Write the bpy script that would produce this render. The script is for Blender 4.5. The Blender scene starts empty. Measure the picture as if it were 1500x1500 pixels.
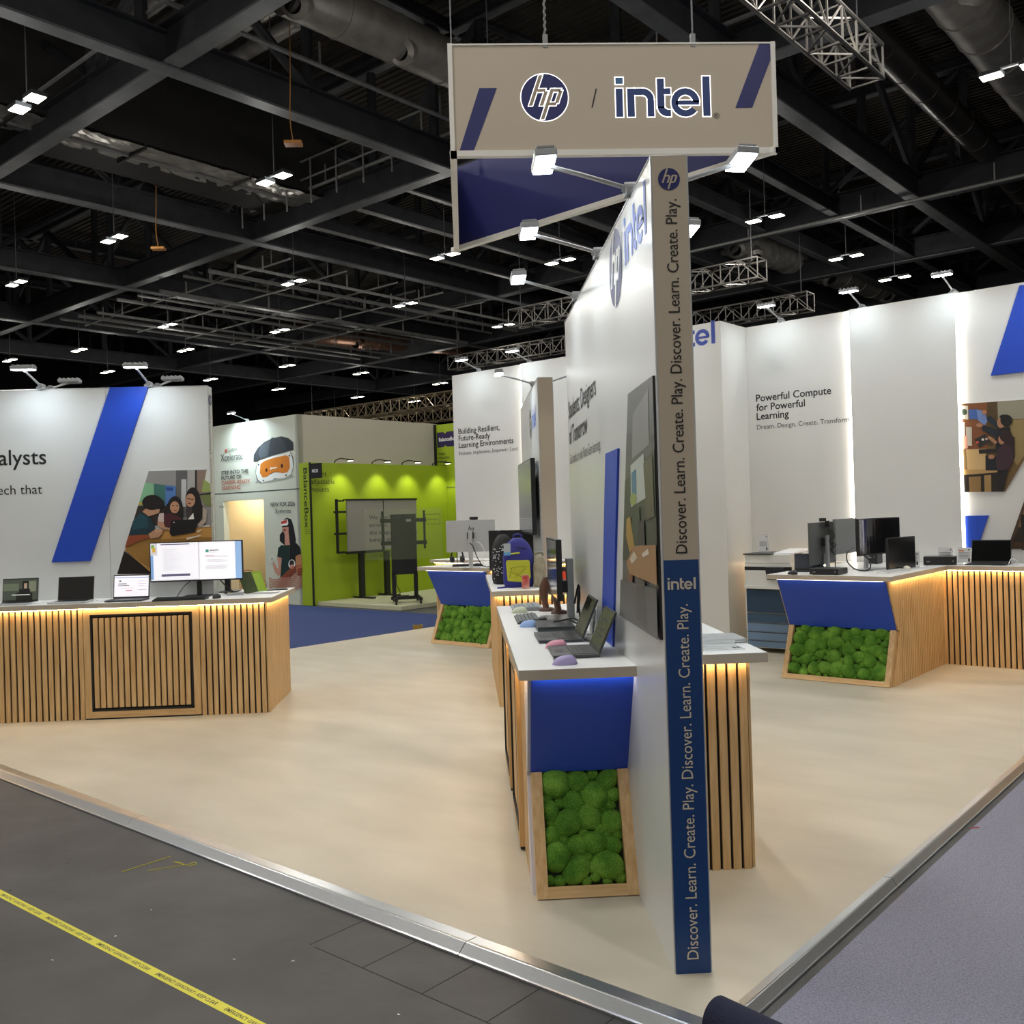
import bpy, bmesh, math, random
from mathutils import Vector, Matrix, Euler
random.seed(11)
S = bpy.context.scene
COL = S.collection
PI = math.pi

# ------------------------------------------------------------------ camera
cam_d = bpy.data.cameras.new('camera'); cam = bpy.data.objects.new('camera', cam_d); COL.objects.link(cam)
cam_d.sensor_width = 36; cam_d.lens = 33.564; cam_d.clip_end = 400; cam_d.clip_start = .05
rt = Vector((0.99835069, -0.04877419, -0.03028162)); up = Vector((0.03013849, -0.00366749, 0.999539)); fw = Vector((0.04886276, 0.9988031, 0.00219146))
mw = Matrix.Identity(4)
for i in range(3):
    mw[i][0] = rt[i]; mw[i][1] = up[i]; mw[i][2] = -fw[i]
mw[0][3], mw[1][3], mw[2][3] = 0, 0, 1.6
cam.matrix_world = mw
S.camera = cam
# ------------------------------------------------------------------ world, exposure
W = bpy.data.worlds.new('hall_air'); S.world = W; W.use_nodes = True
W.node_tree.nodes['Background'].inputs[0].default_value = (1, .93, .82, 1)
W.node_tree.nodes['Background'].inputs[1].default_value = .45
S.view_settings.view_transform = 'Standard'; S.view_settings.look = 'None'
S.view_settings.exposure = 0.0; S.view_settings.gamma = 1; S.view_settings.use_curve_mapping = False
HALL_W = 118.0      # watts of one hall lamp
ROOF_FILL_W = 52.0      # watts of the added fill light at each hall lamp
FLOOD_W = 4.0      # watts of one stand floodlight
LED_E = 42.0         # emission of the warm strips under the worktops
WARM = (1, .965, .90); COOL = (.78, .92, 1)

# ------------------------------------------------------------------ helpers
def lin(hx):
    hx = hx.lstrip('#'); o = []
    for i in (0, 2, 4):
        c = int(hx[i:i+2], 16)/255
        o.append(c/12.92 if c <= .04045 else ((c+.055)/1.055)**2.4)
    return (*o, 1)
_m = {}
def mat(hx, rough=.5, metal=0, name=None, noise=0, nscale=8, bump=0, bscale=60, coat=0, stretch=None, hx2=None, spec=.5):
    key = (hx, rough, metal, noise, nscale, bump, bscale, coat, stretch, hx2)
    if key in _m: return _m[key]
    m = bpy.data.materials.new(name or 'paint_'+hx.strip('#')); m.use_nodes = True
    nt = m.node_tree; b = nt.nodes['Principled BSDF']
    b.inputs['Base Color'].default_value = lin(hx); b.inputs['Roughness'].default_value = rough
    b.inputs['Metallic'].default_value = metal; b.inputs['Coat Weight'].default_value = coat
    b.inputs['Specular IOR Level'].default_value = spec
    if noise or bump:
        tc = nt.nodes.new('ShaderNodeTexCoord'); mp = nt.nodes.new('ShaderNodeMapping')
        nt.links.new(tc.outputs['Object'], mp.inputs[0])
        if stretch: mp.inputs['Scale'].default_value = stretch
    if noise:
        n = nt.nodes.new('ShaderNodeTexNoise'); n.inputs['Scale'].default_value = nscale; n.inputs['Detail'].default_value = 6
        nt.links.new(mp.outputs[0], n.inputs[0])
        r = nt.nodes.new('ShaderNodeValToRGB'); r.color_ramp.elements[0].position = .3; r.color_ramp.elements[1].position = .7
        c = lin(hx); c2 = lin(hx2) if hx2 else tuple(min(1, x*(1+noise)) for x in c[:3])+(1,)
        c1 = c if hx2 else tuple(x*(1-noise) for x in c[:3])+(1,)
        r.color_ramp.elements[0].color = c1; r.color_ramp.elements[1].color = c2
        nt.links.new(n.outputs[0], r.inputs[0]); nt.links.new(r.outputs[0], b.inputs['Base Color'])
    if bump:
        n2 = nt.nodes.new('ShaderNodeTexNoise'); n2.inputs['Scale'].default_value = bscale; n2.inputs['Detail'].default_value = 4
        nt.links.new(mp.outputs[0], n2.inputs[0])
        bp = nt.nodes.new('ShaderNodeBump'); bp.inputs['Strength'].default_value = bump; bp.inputs['Distance'].default_value = .02
        nt.links.new(n2.outputs[0], bp.inputs['Height']); nt.links.new(bp.outputs[0], b.inputs['Normal'])
    _m[key] = m
    return m
def glow(hx, e, name='glow'):
    key = ('glow', hx, e)
    if key in _m: return _m[key]
    m = bpy.data.materials.new(name); m.use_nodes = True; nt = m.node_tree; b = nt.nodes['Principled BSDF']
    b.inputs['Base Color'].default_value = lin(hx); b.inputs['Emission Color'].default_value = lin(hx); b.inputs['Emission Strength'].default_value = e
    b.inputs['Roughness'].default_value = .4
    _m[key] = m; return m
def clear(hx, alpha, rough=.1, name='acrylic'):
    key = ('clear', hx, alpha, rough)
    if key in _m: return _m[key]
    m = bpy.data.materials.new(name); m.use_nodes = True; nt = m.node_tree; b = nt.nodes['Principled BSDF']
    b.inputs['Base Color'].default_value = lin(hx); b.inputs['Roughness'].default_value = rough; b.inputs['Alpha'].default_value = alpha
    _m[key] = m; return m

class MB:
    """collects shapes for ONE mesh"""
    def __init__(s): s.v = []; s.f = []; s.mi = []; s.mats = []; s.marks = []
    def mark(s): s.marks.append((len(s.v), len(s.f)))
    def build_each(s, name, parent=None):
        """one object for every marked piece (each line of lettering, each mark)"""
        ms = s.marks+[(len(s.v), len(s.f))]; out = []
        for (v0, f0), (v1, f1) in zip(ms[:-1], ms[1:]):
            if f1 == f0: continue
            q = MB(); q.mats = list(s.mats); q.v = s.v[v0:v1]; q.f = [[i-v0 for i in f] for f in s.f[f0:f1]]; q.mi = s.mi[f0:f1]
            used = sorted(set(q.mi)); q.mats = [s.mats[k] for k in used]; q.mi = [used.index(k) for k in q.mi]
            out.append(q.build(name, parent))
        return out
    def m(s, mt):
        if mt not in s.mats: s.mats.append(mt)
        return s.mats.index(mt)
    def add(s, vs, fs, mt, T=None):
        o = len(s.v)
        for p in vs:
            p = Vector(p); s.v.append(T @ p if T else p)
        k = s.m(mt)
        for f in fs: s.f.append([o+i for i in f]); s.mi.append(k)
        return s
    def box(s, x0, y0, z0, x1, y1, z1, mt, T=None):
        if x0 > x1: x0, x1 = x1, x0
        if y0 > y1: y0, y1 = y1, y0
        if z0 > z1: z0, z1 = z1, z0
        return s.add([(x0,y0,z0),(x1,y0,z0),(x1,y1,z0),(x0,y1,z0),(x0,y0,z1),(x1,y0,z1),(x1,y1,z1),(x0,y1,z1)],
              [(0,3,2,1),(4,5,6,7),(0,1,5,4),(1,2,6,5),(2,3,7,6),(3,0,4,7)], mt, T)
    def cbox(s, c, sz, mt, rz=0, rx=0, ry=0, T=None):
        M = Matrix.Translation(c) @ Euler((rx, ry, rz)).to_matrix().to_4x4()
        if T: M = T @ M
        a, b, d = sz[0]/2, sz[1]/2, sz[2]/2
        return s.box(-a, -b, -d, a, b, d, mt, M)
    def cyl(s, p0, p1, r0, mt, r1=None, n=12, caps=True, T=None):
        p0 = Vector(p0); p1 = Vector(p1); r1 = r0 if r1 is None else r1
        d = (p1-p0).normalized(); a = d.orthogonal().normalized(); b = d.cross(a)
        vs = []
        for p, r in ((p0, r0), (p1, r1)):
            for i in range(n):
                t = 2*PI*i/n; vs.append(p + a*(r*math.cos(t)) + b*(r*math.sin(t)))
        fs = [(i, (i+1) % n, n+(i+1) % n, n+i) for i in range(n)]
        if caps: fs += [tuple(range(n-1, -1, -1)), tuple(range(n, 2*n))]
        return s.add(vs, fs, mt, T)
    def lathe(s, prof, mt, n=20, T=None):
        vs = []; fs = []
        for r, z in prof:
            for i in range(n):
                t = 2*PI*i/n; vs.append((r*math.cos(t), r*math.sin(t), z))
        for k in range(len(prof)-1):
            for i in range(n): fs.append((k*n+i, k*n+(i+1) % n, (k+1)*n+(i+1) % n, (k+1)*n+i))
        fs.append(tuple(range(n-1, -1, -1))); fs.append(tuple((len(prof)-1)*n+i for i in range(n)))
        return s.add(vs, fs, mt, T)
    def tube(s, pts, r, mt, n=6, T=None, smooth=3):
        P = [Vector(p) for p in pts]
        if smooth and len(P) > 2:
            Q = []
            for i in range(len(P)-1):
                a = P[max(i-1, 0)]; b = P[i]; c = P[i+1]; d = P[min(i+2, len(P)-1)]
                for k in range(smooth):
                    t = k/smooth
                    Q.append(.5*((2*b)+(c-a)*t+(2*a-5*b+4*c-d)*t*t+(3*b-a-3*c+d)*t**3))
            Q.append(P[-1]); P = Q
        vs = []; fs = []; prev = None
        for i, p in enumerate(P):
            d = (P[min(i+1, len(P)-1)]-P[max(i-1, 0)])
            d = d.normalized() if d.length > 1e-9 else Vector((0, 0, 1))
            a = d.orthogonal().normalized() if prev is None else (prev-d*prev.dot(d))
            a = a.normalized() if a.length > 1e-6 else d.orthogonal().normalized()
            prev = a; b = d.cross(a)
            rr = r[min(i*len(r)//len(P), len(r)-1)] if isinstance(r, (list, tuple)) else r
            for j in range(n):
                t = 2*PI*j/n; vs.append(p+a*(rr*math.cos(t))+b*(rr*math.sin(t)))
        for i in range(len(P)-1):
            for j in range(n): fs.append((i*n+j, i*n+(j+1) % n, (i+1)*n+(j+1) % n, (i+1)*n+j))
        fs += [tuple(range(n-1, -1, -1)), tuple((len(P)-1)*n+j for j in range(n))]
        return s.add(vs, fs, mt, T)
    def prism(s, poly, vec, mt, T=None):
        n = len(poly); vec = Vector(vec)
        vs = [Vector(p) for p in poly]+[Vector(p)+vec for p in poly]
        fs = [tuple(range(n-1, -1, -1)), tuple(range(n, 2*n))]+[(i, (i+1) % n, n+(i+1) % n, n+i) for i in range(n)]
        return s.add(vs, fs, mt, T)
    def poly(s, pts, mt, T=None): return s.add(pts, [tuple(range(len(pts)))], mt, T)
    def loft(s, secs, mt, T=None):
        n = len(secs[0]); vs = [p for q in secs for p in q]; fs = []
        for k in range(len(secs)-1):
            for i in range(n): fs.append((k*n+i, k*n+(i+1) % n, (k+1)*n+(i+1) % n, (k+1)*n+i))
        fs += [tuple(range(n-1, -1, -1)), tuple((len(secs)-1)*n+i for i in range(n))]
        return s.add(vs, fs, mt, T)
    def ball(s, c, r, mt, nu=12, nv=8, T=None, jit=0):
        r = (r, r, r) if isinstance(r, (int, float)) else r
        vs = [(c[0], c[1], c[2]-r[2])]; fs = []
        for j in range(1, nv):
            ph = -PI/2+PI*j/nv
            for i in range(nu):
                t = 2*PI*i/nu; k = 1+random.uniform(-jit, jit)
                vs.append((c[0]+r[0]*k*math.cos(ph)*math.cos(t), c[1]+r[1]*k*math.cos(ph)*math.sin(t), c[2]+r[2]*k*math.sin(ph)))
        vs.append((c[0], c[1], c[2]+r[2]))
        for i in range(nu): fs.append((0, 1+(i+1) % nu, 1+i))
        for j in range(nv-2):
            for i in range(nu): fs.append((1+j*nu+i, 1+j*nu+(i+1) % nu, 1+(j+1)*nu+(i+1) % nu, 1+(j+1)*nu+i))
        L = len(vs)-1; o = 1+(nv-2)*nu
        for i in range(nu): fs.append((o+i, o+(i+1) % nu, L))
        return s.add(vs, fs, mt, T)
    def build(s, name, parent=None, smooth=None, bevel=0, loc=None, rz=0):
        me = bpy.data.meshes.new(name); me.from_pydata([tuple(p) for p in s.v], [], s.f)
        for mt in s.mats: me.materials.append(mt)
        me.polygons.foreach_set('material_index', s.mi)
        if smooth:
            me.polygons.foreach_set('use_smooth', [True]*len(s.f)); me.set_sharp_from_angle(angle=math.radians(smooth))
        me.update()
        o = bpy.data.objects.new(name, me); COL.objects.link(o)
        if parent: o.parent = parent
        if loc is not None: o.location = loc
        if rz: o.rotation_euler.z = rz
        if bevel:
            b = o.modifiers.new('edge', 'BEVEL'); b.width = bevel; b.segments = 2; b.limit_method = 'ANGLE'; b.angle_limit = .6
        return o
def tag(o, label, cat, group=None, kind=None):
    if label: o['label'] = label
    if cat: o['category'] = cat
    if group: o['group'] = group
    if kind: o['kind'] = kind
    return o
def thing(name, label, cat, loc=(0, 0, 0), rz=0, group=None, kind=None):
    o = bpy.data.objects.new(name, None); COL.objects.link(o); o.empty_display_size = .1
    o.location = loc; o.rotation_euler.z = rz
    return tag(o, label, cat, group, kind)
def struct(o): o['kind'] = 'structure'; return o
def dup(root, loc, rz=None, label=None, group=None):
    r = root.copy(); COL.objects.link(r); r.location = loc
    if rz is not None: r.rotation_euler.z = rz
    if label: r['label'] = label
    if group: r['group'] = group
    for ch in list(root.children):
        c = ch.copy(); COL.objects.link(c); c.parent = r
        for g in list(ch.children):
            d = g.copy(); COL.objects.link(d); d.parent = c
    return r
# ---- lettering
_t = {}
def glyphs(txt, off=0.0, res=3):
    key = (txt, off, res)
    if key not in _t:
        c = bpy.data.curves.new('lettering', 'FONT'); c.body = txt; c.resolution_u = res; c.offset = off; c.space_line = .92
        o = bpy.data.objects.new('lettering_source', c); COL.objects.link(o)
        dg = bpy.context.evaluated_depsgraph_get(); ev = o.evaluated_get(dg); me = ev.to_mesh()
        vs = [v.co.copy() for v in me.vertices]; fs = [tuple(p.vertices) for p in me.polygons]
        ev.to_mesh_clear(); bpy.data.objects.remove(o); bpy.data.curves.remove(c)
        _t[key] = (vs, fs)
    return _t[key]
def write(mb, txt, org, R, U, mt, size=None, width=None, cap=None, align='L', off=0.0, lift=.002, stretch=1.0, nrm=None):
    """letters on the plane org + x R + y U; size = em, or width / cap height in metres"""
    mb.mark(); vs, fs = glyphs(txt, off)
    R = Vector(R).normalized(); U = Vector(U).normalized(); N = R.cross(U)
    x0 = min(v.x for v in vs); x1 = max(v.x for v in vs)
    k = size if size else (width/(x1-x0) if width else cap/.73)
    kx = k*stretch
    if width and cap: kx = width/(x1-x0); k = cap/.73
    sh = {'L': -x0, 'R': -x1, 'C': -(x0+x1)/2}[align]
    O = Vector(org)
    return mb.add([O+R*((v.x+sh)*kx)+U*(v.y*k)+N*lift for v in vs], fs, mt)
def intel_word(mb, org, R, U, width, mt, dot, lift=.002, off=.0):
    """the chip maker's word mark: round lower-case letters with a square dot; off grows every stroke (for a backlit edge)"""
    R = Vector(R).normalized(); U = Vector(U).normalized(); N = R.cross(U); O = Vector(org); k = width/397.0; g = off; mb.mark()
    def P(pts, m_): mb.poly([O+R*(x*k)+U*(y*k)+N*lift for x, y in pts], m_)
    def rect(x0, y0, x1, y1, m_=mt): P([(x0-g, y0-g), (x1+g, y0-g), (x1+g, y1+g), (x0-g, y1+g)], m_)
    def arc(cx, cy, ri, ro, a0, a1, sx=1.0, n=18):
        ri = max(1, ri-g); ro = ro+g; vs = []
        for i in range(n+1):
            t = math.radians(a0+(a1-a0)*i/n)
            for r in (ro, ri): vs.append(O+R*((cx+sx*r*math.cos(t))*k)+U*((cy+r*math.sin(t))*k)+N*lift)
        mb.add(vs, [(2*i, 2*i+2, 2*i+3, 2*i+1) for i in range(n)], mt)
    rect(0, 0, 29, 118); rect(0, 137, 31, 164, dot)
    rect(48, 0, 78, 118); rect(78, 90, 112, 118); arc(112, 70, 20, 48, 0, 90); rect(132, 0, 160, 70)
    rect(174, 36, 204, 158); rect(204, 92, 230, 118); arc(216, 42, 12, 42, 180, 270); rect(216, 0, 230, 28)
    arc(292, 58, 32, 60, 20, 322); arc(292, 58, 32, 60, 0, 20); rect(252, 48, 350, 66)
    rect(366, 0, 397, 166)
def hp_mark(mb, ctr, R, U, r, disc, let, lift=.002, halo=None):
    R = Vector(R).normalized(); U = Vector(U).normalized(); N = R.cross(U); C0 = Vector(ctr); mb.mark()
    def P(pts, l): return [C0+R*(x*r)+U*(y*r)+N*l for x, y in pts]
    if halo:
        c = [(1.035*math.cos(2*PI*i/48), 1.035*math.sin(2*PI*i/48)) for i in range(48)]
        mb.poly(P(c, lift*.5), halo)
    c = [(math.cos(2*PI*i/48), math.sin(2*PI*i/48)) for i in range(48)]
    mb.poly(P(c, lift), disc)
    s = .36
    def q(x0, y0, x1, y1): return [(x0+s*y0, y0), (x1+s*y0, y0), (x1+s*y1, y1), (x0+s*y1, y1)]
    bars = [(-.56, -.36, -.40, .94), (-.40, .22, -.06, .36), (-.10, -.36, .06, .26), (.14, -.94, .30, .36), (.30, .22, .60, .36), (.52, -.26, .68, .28), (.30, -.36, .60, -.22)]
    for b in bars:
        if halo:
            g = .035; mb.poly(P(q(b[0]-g, b[1]-g, b[2]+g, b[3]+g), lift*1.5), halo)
    for b in bars: mb.poly(P(q(*b), lift*2), let)
def art(mb, pieces, to3, lift=.0006, base=.0012):
    """flat printed artwork: polygons of (hex, points), later ones printed over earlier"""
    N = (Vector(to3(1, 0))-Vector(to3(0, 0))).cross(Vector(to3(0, -1))-Vector(to3(0, 0))).normalized()
    for i, (hx, pts) in enumerate(pieces):
        mt = hx if not isinstance(hx, str) else mat(hx, .35, name='print')
        mb.poly([Vector(to3(*p))+N*(base+lift*i) for p in pts], mt)
def oval(cx, cy, rx, ry, n=18, a=0):
    o = []
    for i in range(n):
        t = 2*PI*i/n; x = rx*math.cos(t); y = ry*math.sin(t)
        o.append((cx+x*math.cos(a)-y*math.sin(a), cy+x*math.sin(a)+y*math.cos(a)))
    return o
# ---- the hall grid: u runs along the stand's back wall, v out of the back wall
GA = math.radians(-46.5); UX, UY = math.sin(GA), math.cos(GA); VX, VY = UY, -UX
GR = math.radians(-43.5)
def uv(u, v, z=0): return (u*UX+v*VX, u*UY+v*VY, z)

# ------------------------------------------------------------------ materials
WHITE = mat('#D2D2CF', .42, noise=.015, nscale=1.5, name='white_laminate')
GLOSSW = mat('#D0D2D1', .28, noise=.012, nscale=1.5, name='white_satin_wall')
TOPW = mat('#E6E6E4', .38, noise=.01, nscale=3, name='white_worktop')
EDGE = mat('#9A9184', .5, noise=.03, name='worktop_edge')
TAN = mat('#C0B4A2', .5, noise=.015, nscale=2, name='warm_grey')  # even warm grey of the end panels and sign front
BLUE = mat('#1A44B4', .42, noise=.03, nscale=2, name='blue_laminate')
NAVY = mat('#1A2166', .45, noise=.03, nscale=2, name='navy_print')
DEEP = mat('#123E78', .38, noise=.03, nscale=2, name='deep_blue_print')
INK = mat('#17191C', .5, name='dark_ink'); GREYINK = mat('#4A4C4E', .5, name='grey_ink')
OAK = mat('#BF9964', .5, noise=.2, nscale=5, hx2='#D8B787', stretch=(9, 9, .7), bump=.08, bscale=40, name='oak_veneer')
OAKH = mat('#BF9964', .5, noise=.2, nscale=5, hx2='#D8B787', stretch=(.7, 9, 9), bump=.08, bscale=40, name='oak_veneer_flat')
BACK = mat('#0B0B0A', .8, name='black_felt_backing')
BLACK = mat('#121315', .45, noise=.05, name='black_plastic'); SATIN = mat('#1B1D20', .35, name='black_satin')
SCREEN = mat('#0A0B0C', .12, name='dark_screen'); SILVER = mat('#A7ABAE', .35, .7, name='silver_metal'); GREYP = mat('#8B8E90', .45, name='grey_plastic')
SILV2 = mat('#C5C9CC', .3, .5, name='pale_silver'); DGREY = mat('#3A3F42', .45, name='dark_grey_plastic')
ALU = mat('#B9BCBE', .28, .9, noise=.05, nscale=30, stretch=(1, 30, 1), name='brushed_aluminium')
PAPER = mat('#E9E9EA', .5, name='paper')
STEEL = mat('#6A6C6E', .5, .3, noise=.2, nscale=2, name='lit_flange_hanger_steel')
STEELB = mat('#34363A', .6, .1, noise=.25, nscale=2, name='black_painted_steel')
RAIL = mat('#9A9A97', .5, .3, noise=.15, name='grey_steel_rail')
FOIL = mat('#C2BEB6', .32, .4, noise=.3, nscale=3, bump=.6, bscale=9, name='crinkled_foil')
DUCT = mat('#9A958D', .45, .4, noise=.2, nscale=3, bump=.35, bscale=5, name='lagged_duct')
LIME = mat('#93AA1E', .5, noise=.03, nscale=2, name='lime_green_print')
def moss_mat():
    m = bpy.data.materials.new('moss'); m.use_nodes = True; nt = m.node_tree; b = nt.nodes['Principled BSDF']
    tc = nt.nodes.new('ShaderNodeTexCoord')
    n = nt.nodes.new('ShaderNodeTexNoise'); n.inputs['Scale'].default_value = 9; n.inputs['Detail'].default_value = 3
    n2 = nt.nodes.new('ShaderNodeTexNoise'); n2.inputs['Scale'].default_value = 260; n2.inputs['Detail'].default_value = 3
    mx = nt.nodes.new('ShaderNodeMath'); mx.operation = 'MULTIPLY_ADD'; mx.inputs[1].default_value = .55; mx.inputs[2].default_value = 0
    ad = nt.nodes.new('ShaderNodeMath'); ad.operation = 'MULTIPLY_ADD'; ad.inputs[1].default_value = .5
    r = nt.nodes.new('ShaderNodeValToRGB'); e = r.color_ramp.elements
    e[0].position = .34; e[0].color = lin('#2C5220'); e[1].position = .68; e[1].color = lin('#8DBA4E')
    x = r.color_ramp.elements.new(.5); x.color = lin('#56882F')
    for q in (n, n2): nt.links.new(tc.outputs['Object'], q.inputs[0])
    nt.links.new(n2.outputs[0], mx.inputs[0]); nt.links.new(n.outputs[0], ad.inputs[0]); nt.links.new(mx.outputs[0], ad.inputs[2])
    nt.links.new(ad.outputs[0], r.inputs[0]); nt.links.new(r.outputs[0], b.inputs['Base Color'])
    bp = nt.nodes.new('ShaderNodeBump'); bp.inputs['Strength'].default_value = .9; bp.inputs['Distance'].default_value = .006
    nt.links.new(n2.outputs[0], bp.inputs['Height']); nt.links.new(bp.outputs[0], b.inputs['Normal'])
    b.inputs['Roughness'].default_value = .95; b.inputs['Specular IOR Level'].default_value = .1; b.inputs['Sheen Weight'].default_value = .25
    b.inputs['Sheen Tint'].default_value = lin('#8FB64A')
    return m
MOSS = moss_mat()
LEDW = glow('#FFD9A0', LED_E, 'warm_led'); LEDB = glow('#FFF2E4', 6.5, 'soft_led'); LEDC = glow('#FFF6E8', 9.0, 'white_led')
LAMP = glow('#F4FAFF', 26.0, 'flood_diffuser'); HALLP = glow('#FFF2DC', 16.0, 'hall_lamp_diffuser')
OFFP = mat('#8F9290', .4, name='unlit_diffuser')

# ------------------------------------------------------------------ floors
def floor_mat():
    m = mat('#B3AC9B', .5, name='beige_vinyl', noise=.07, nscale=1.6, bump=.02, bscale=30, stretch=(1, 2.2, 1), hx2='#C0B9A8'); return m
BEIGE = floor_mat()
DARKF = mat('#3F3E3E', .6, name='black_hall_floor', noise=.22, nscale=3.5, bump=.12, bscale=9)
CARPET = mat('#9A9CB2', .55, name='grey_blue_carpet', noise=.3, nscale=140, bump=.9, bscale=220)
NAVYC = mat('#22356A', .9, name='blue_aisle_carpet', noise=.12, nscale=30, bump=.3, bscale=200)
f = MB()
f.box(-90, -40, -.30, 90, 110, -.035, DARKF)
o = struct(f.build('floor_hall'))
# plate joints of the hall floor, cut as shallow dark lines in the u/v grid
f = MB(); jm = mat('#161617', .8, name='floor_joint')
f.box(-3.0, 2.248, 0, -1.5, 2.252, .0006, jm)
for u in (3.03, 2.72, 2.41, 2.11, 1.80): f.box(-u-.002, 2.252, 0, -u+.002, 2.522, .0006, jm)
f.box(-5.5, .298, 0, 1.5, .3015, .0006, jm)
struct(f.build('floor_joints', loc=(0, 0, -.035), rz=GR))
f = MB(); f.box(-9.94, 2.6, -.034, -1.48, 10.6, 0, BEIGE); struct(f.build('floor_stand', rz=GR))
f = MB(); f.box(-1.40, 2.40, 0, 14, 22, .006, CARPET); struct(f.build('floor_carpet', loc=(0, 0, -.035), rz=GR))
f = MB(); f.box(-15.4, -6, 0, -9.94, 11.2, .006, NAVYC); f.box(-9.94, 10.7, 0, 2, 22, .006, NAVYC); struct(f.build('floor_aisle', loc=(0, 0, -.035), rz=GR))
def ramp(name, pts, segs, joint):
    """aluminium edge ramp: profile lofted along a straight run, in lengths with a joint"""
    mb = MB()
    for (a, b) in segs: mb.loft([[Vector(p)+Vector(a) for p in pts], [Vector(p)+Vector(b) for p in pts]], ALU)
    return struct(mb.build(name, rz=GR))
pr = [(0, .03, 0), (0, .03, .004), (0, -.02, .004), (0, -.03, .006), (0, -.036, .004), (0, -.070, -.024), (0, -.078, -.026), (0, -.078, -.034), (0, .0, -.034)]
pr = [(x, y, z) for x, y, z in pr]
ramp('trim_1', pr, [((-9.94, 2.6, 0), (-7.502, 2.6, 0)), ((-7.498, 2.6, 0), (-5.002, 2.6, 0)), ((-4.998, 2.6, 0), (-2.502, 2.6, 0)), ((-2.498, 2.6, 0), (-1.42, 2.6, 0))], None)
pr2 = [(-y*.55, 0, z) for _, y, z in pr]
ramp('trim_2', pr2, [((-1.48, 2.5, 0), (-1.48, 4.1, 0)), ((-1.48, 4.104, 0), (-1.48, 7.0, 0)), ((-1.48, 7.004, 0), (-1.48, 10.5, 0))], None)
# ------------------------------------------------------------------ stand walls on the hall grid
def A(u): return 10.06-u
BWL = uv(10.06, 10.40)
mb = MB()
mb.box(0, 0, 0, 11.6, .13, 3.72, WHITE)
wall = struct(mb.build('wall_back', loc=BWL, rz=GR))
mb = MB(); mb.box(A(8.655), -.05, 0, A(7.0), 0, 3.72, WHITE); mb.build('panel', wall)
mb = MB(); mb.box(A(3.965), -.05, 0, A(2.872), 0, 3.72, WHITE); mb.build('panel', wall)
for a in (A(8.655)-.024, A(3.965)-.024, A(2.872)+.002):
    mb = MB(); mb.box(a, -.040, .98, a+.022, -.002, 3.71, LEDC); mb.build('led_strip', wall)
mb = MB(); R_ = (1, 0, 0); U_ = (0, 0, 1)
for t, z, w in (('Building Resilient,', 2.827, .86), ('Future-Ready', 2.724, None), ('Learning Environments', 2.617, 1.12)):
    write(mb, t, (A(10.06-.13)-.03+.0, 0, z), R_, U_, INK, size=.118, off=.013) if w is None else write(mb, t, (.10, 0, z), R_, U_, INK, size=.118, off=.013)
write(mb, 'Evaluate. Implement. Empower. Lead.', (.10, 0, 2.51), R_, U_, GREYINK, size=.078)
a0 = A(5.11)
for t, z in (('Powerful Compute', 2.832), ('for Powerful', 2.722), ('Learning', 2.618)): write(mb, t, (a0, 0, z), R_, U_, INK, size=.118, off=.013)
write(mb, 'Dream. Design. Create. Transform.', (a0, 0, 2.505), R_, U_, GREYINK, size=.078)
mb.build_each('lettering', wall)
# store-room tower in front of the back wall
mb = MB(); mb.box(0, 0, 0, 7.25-5.217, .612, 3.72, WHITE)
tower = struct(mb.build('wall_tower', loc=uv(7.25, 9.785), rz=GR))
mb = MB(); WM = mat('#33479E', .45, name='mid_blue_print')
intel_word(mb, (7.25-5.217-.07-.62, 0, 3.475), R_, U_, .62, WM, mat('#4E7FC8', .45, name='light_blue_print'))
hp_mark(mb, (7.25-5.217-1.05, 0, 3.56), R_, U_, .13, WM, WHITE)
mb.build_each('lettering', tower)
# ------------------------------------------------------------------ hall shell
DECK = bpy.data.materials.new('corrugated_deck'); DECK.use_nodes = True
nt = DECK.node_tree; b = nt.nodes['Principled BSDF']; tc = nt.nodes.new('ShaderNodeTexCoord'); wv = nt.nodes.new('ShaderNodeTexWave'); nz = nt.nodes.new('ShaderNodeTexNoise')
wv.bands_direction = 'Y'; wv.inputs['Scale'].default_value = 1.3; wv.inputs['Distortion'].default_value = .0; nz.inputs['Scale'].default_value = .5
nt.links.new(tc.outputs['Object'], wv.inputs[0]); nt.links.new(tc.outputs['Object'], nz.inputs[0])
cr = nt.nodes.new('ShaderNodeValToRGB'); cr.color_ramp.elements[0].color = lin('#3A342E'); cr.color_ramp.elements[1].color = lin('#6A6258')
nt.links.new(nz.outputs[0], cr.inputs[0]); nt.links.new(cr.outputs[0], b.inputs['Base Color']); b.inputs['Roughness'].default_value = .6; b.inputs['Metallic'].default_value = .4
bp = nt.nodes.new('ShaderNodeBump'); bp.inputs['Distance'].default_value = .25; bp.inputs['Strength'].default_value = 1
nt.links.new(wv.outputs[0], bp.inputs['Height']); nt.links.new(bp.outputs[0], b.inputs['Normal'])
mb = MB(); mb.box(-70, -30, 14.0, 40, 90, 14.2, DECK); struct(mb.build('ceiling', rz=GR))
mb = MB(); HW = mat('#17181A', .8, name='dark_hall_wall', noise=.3, nscale=.3)
mb.box(-70, 84, -.03, 40, 84.5, 14, HW); struct(mb.build('wall_far', rz=GR))
mb = MB(); mb.box(-66, -30, -.03, -65.5, 90, 14, HW); struct(mb.build('wall_end', rz=GR))

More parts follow.
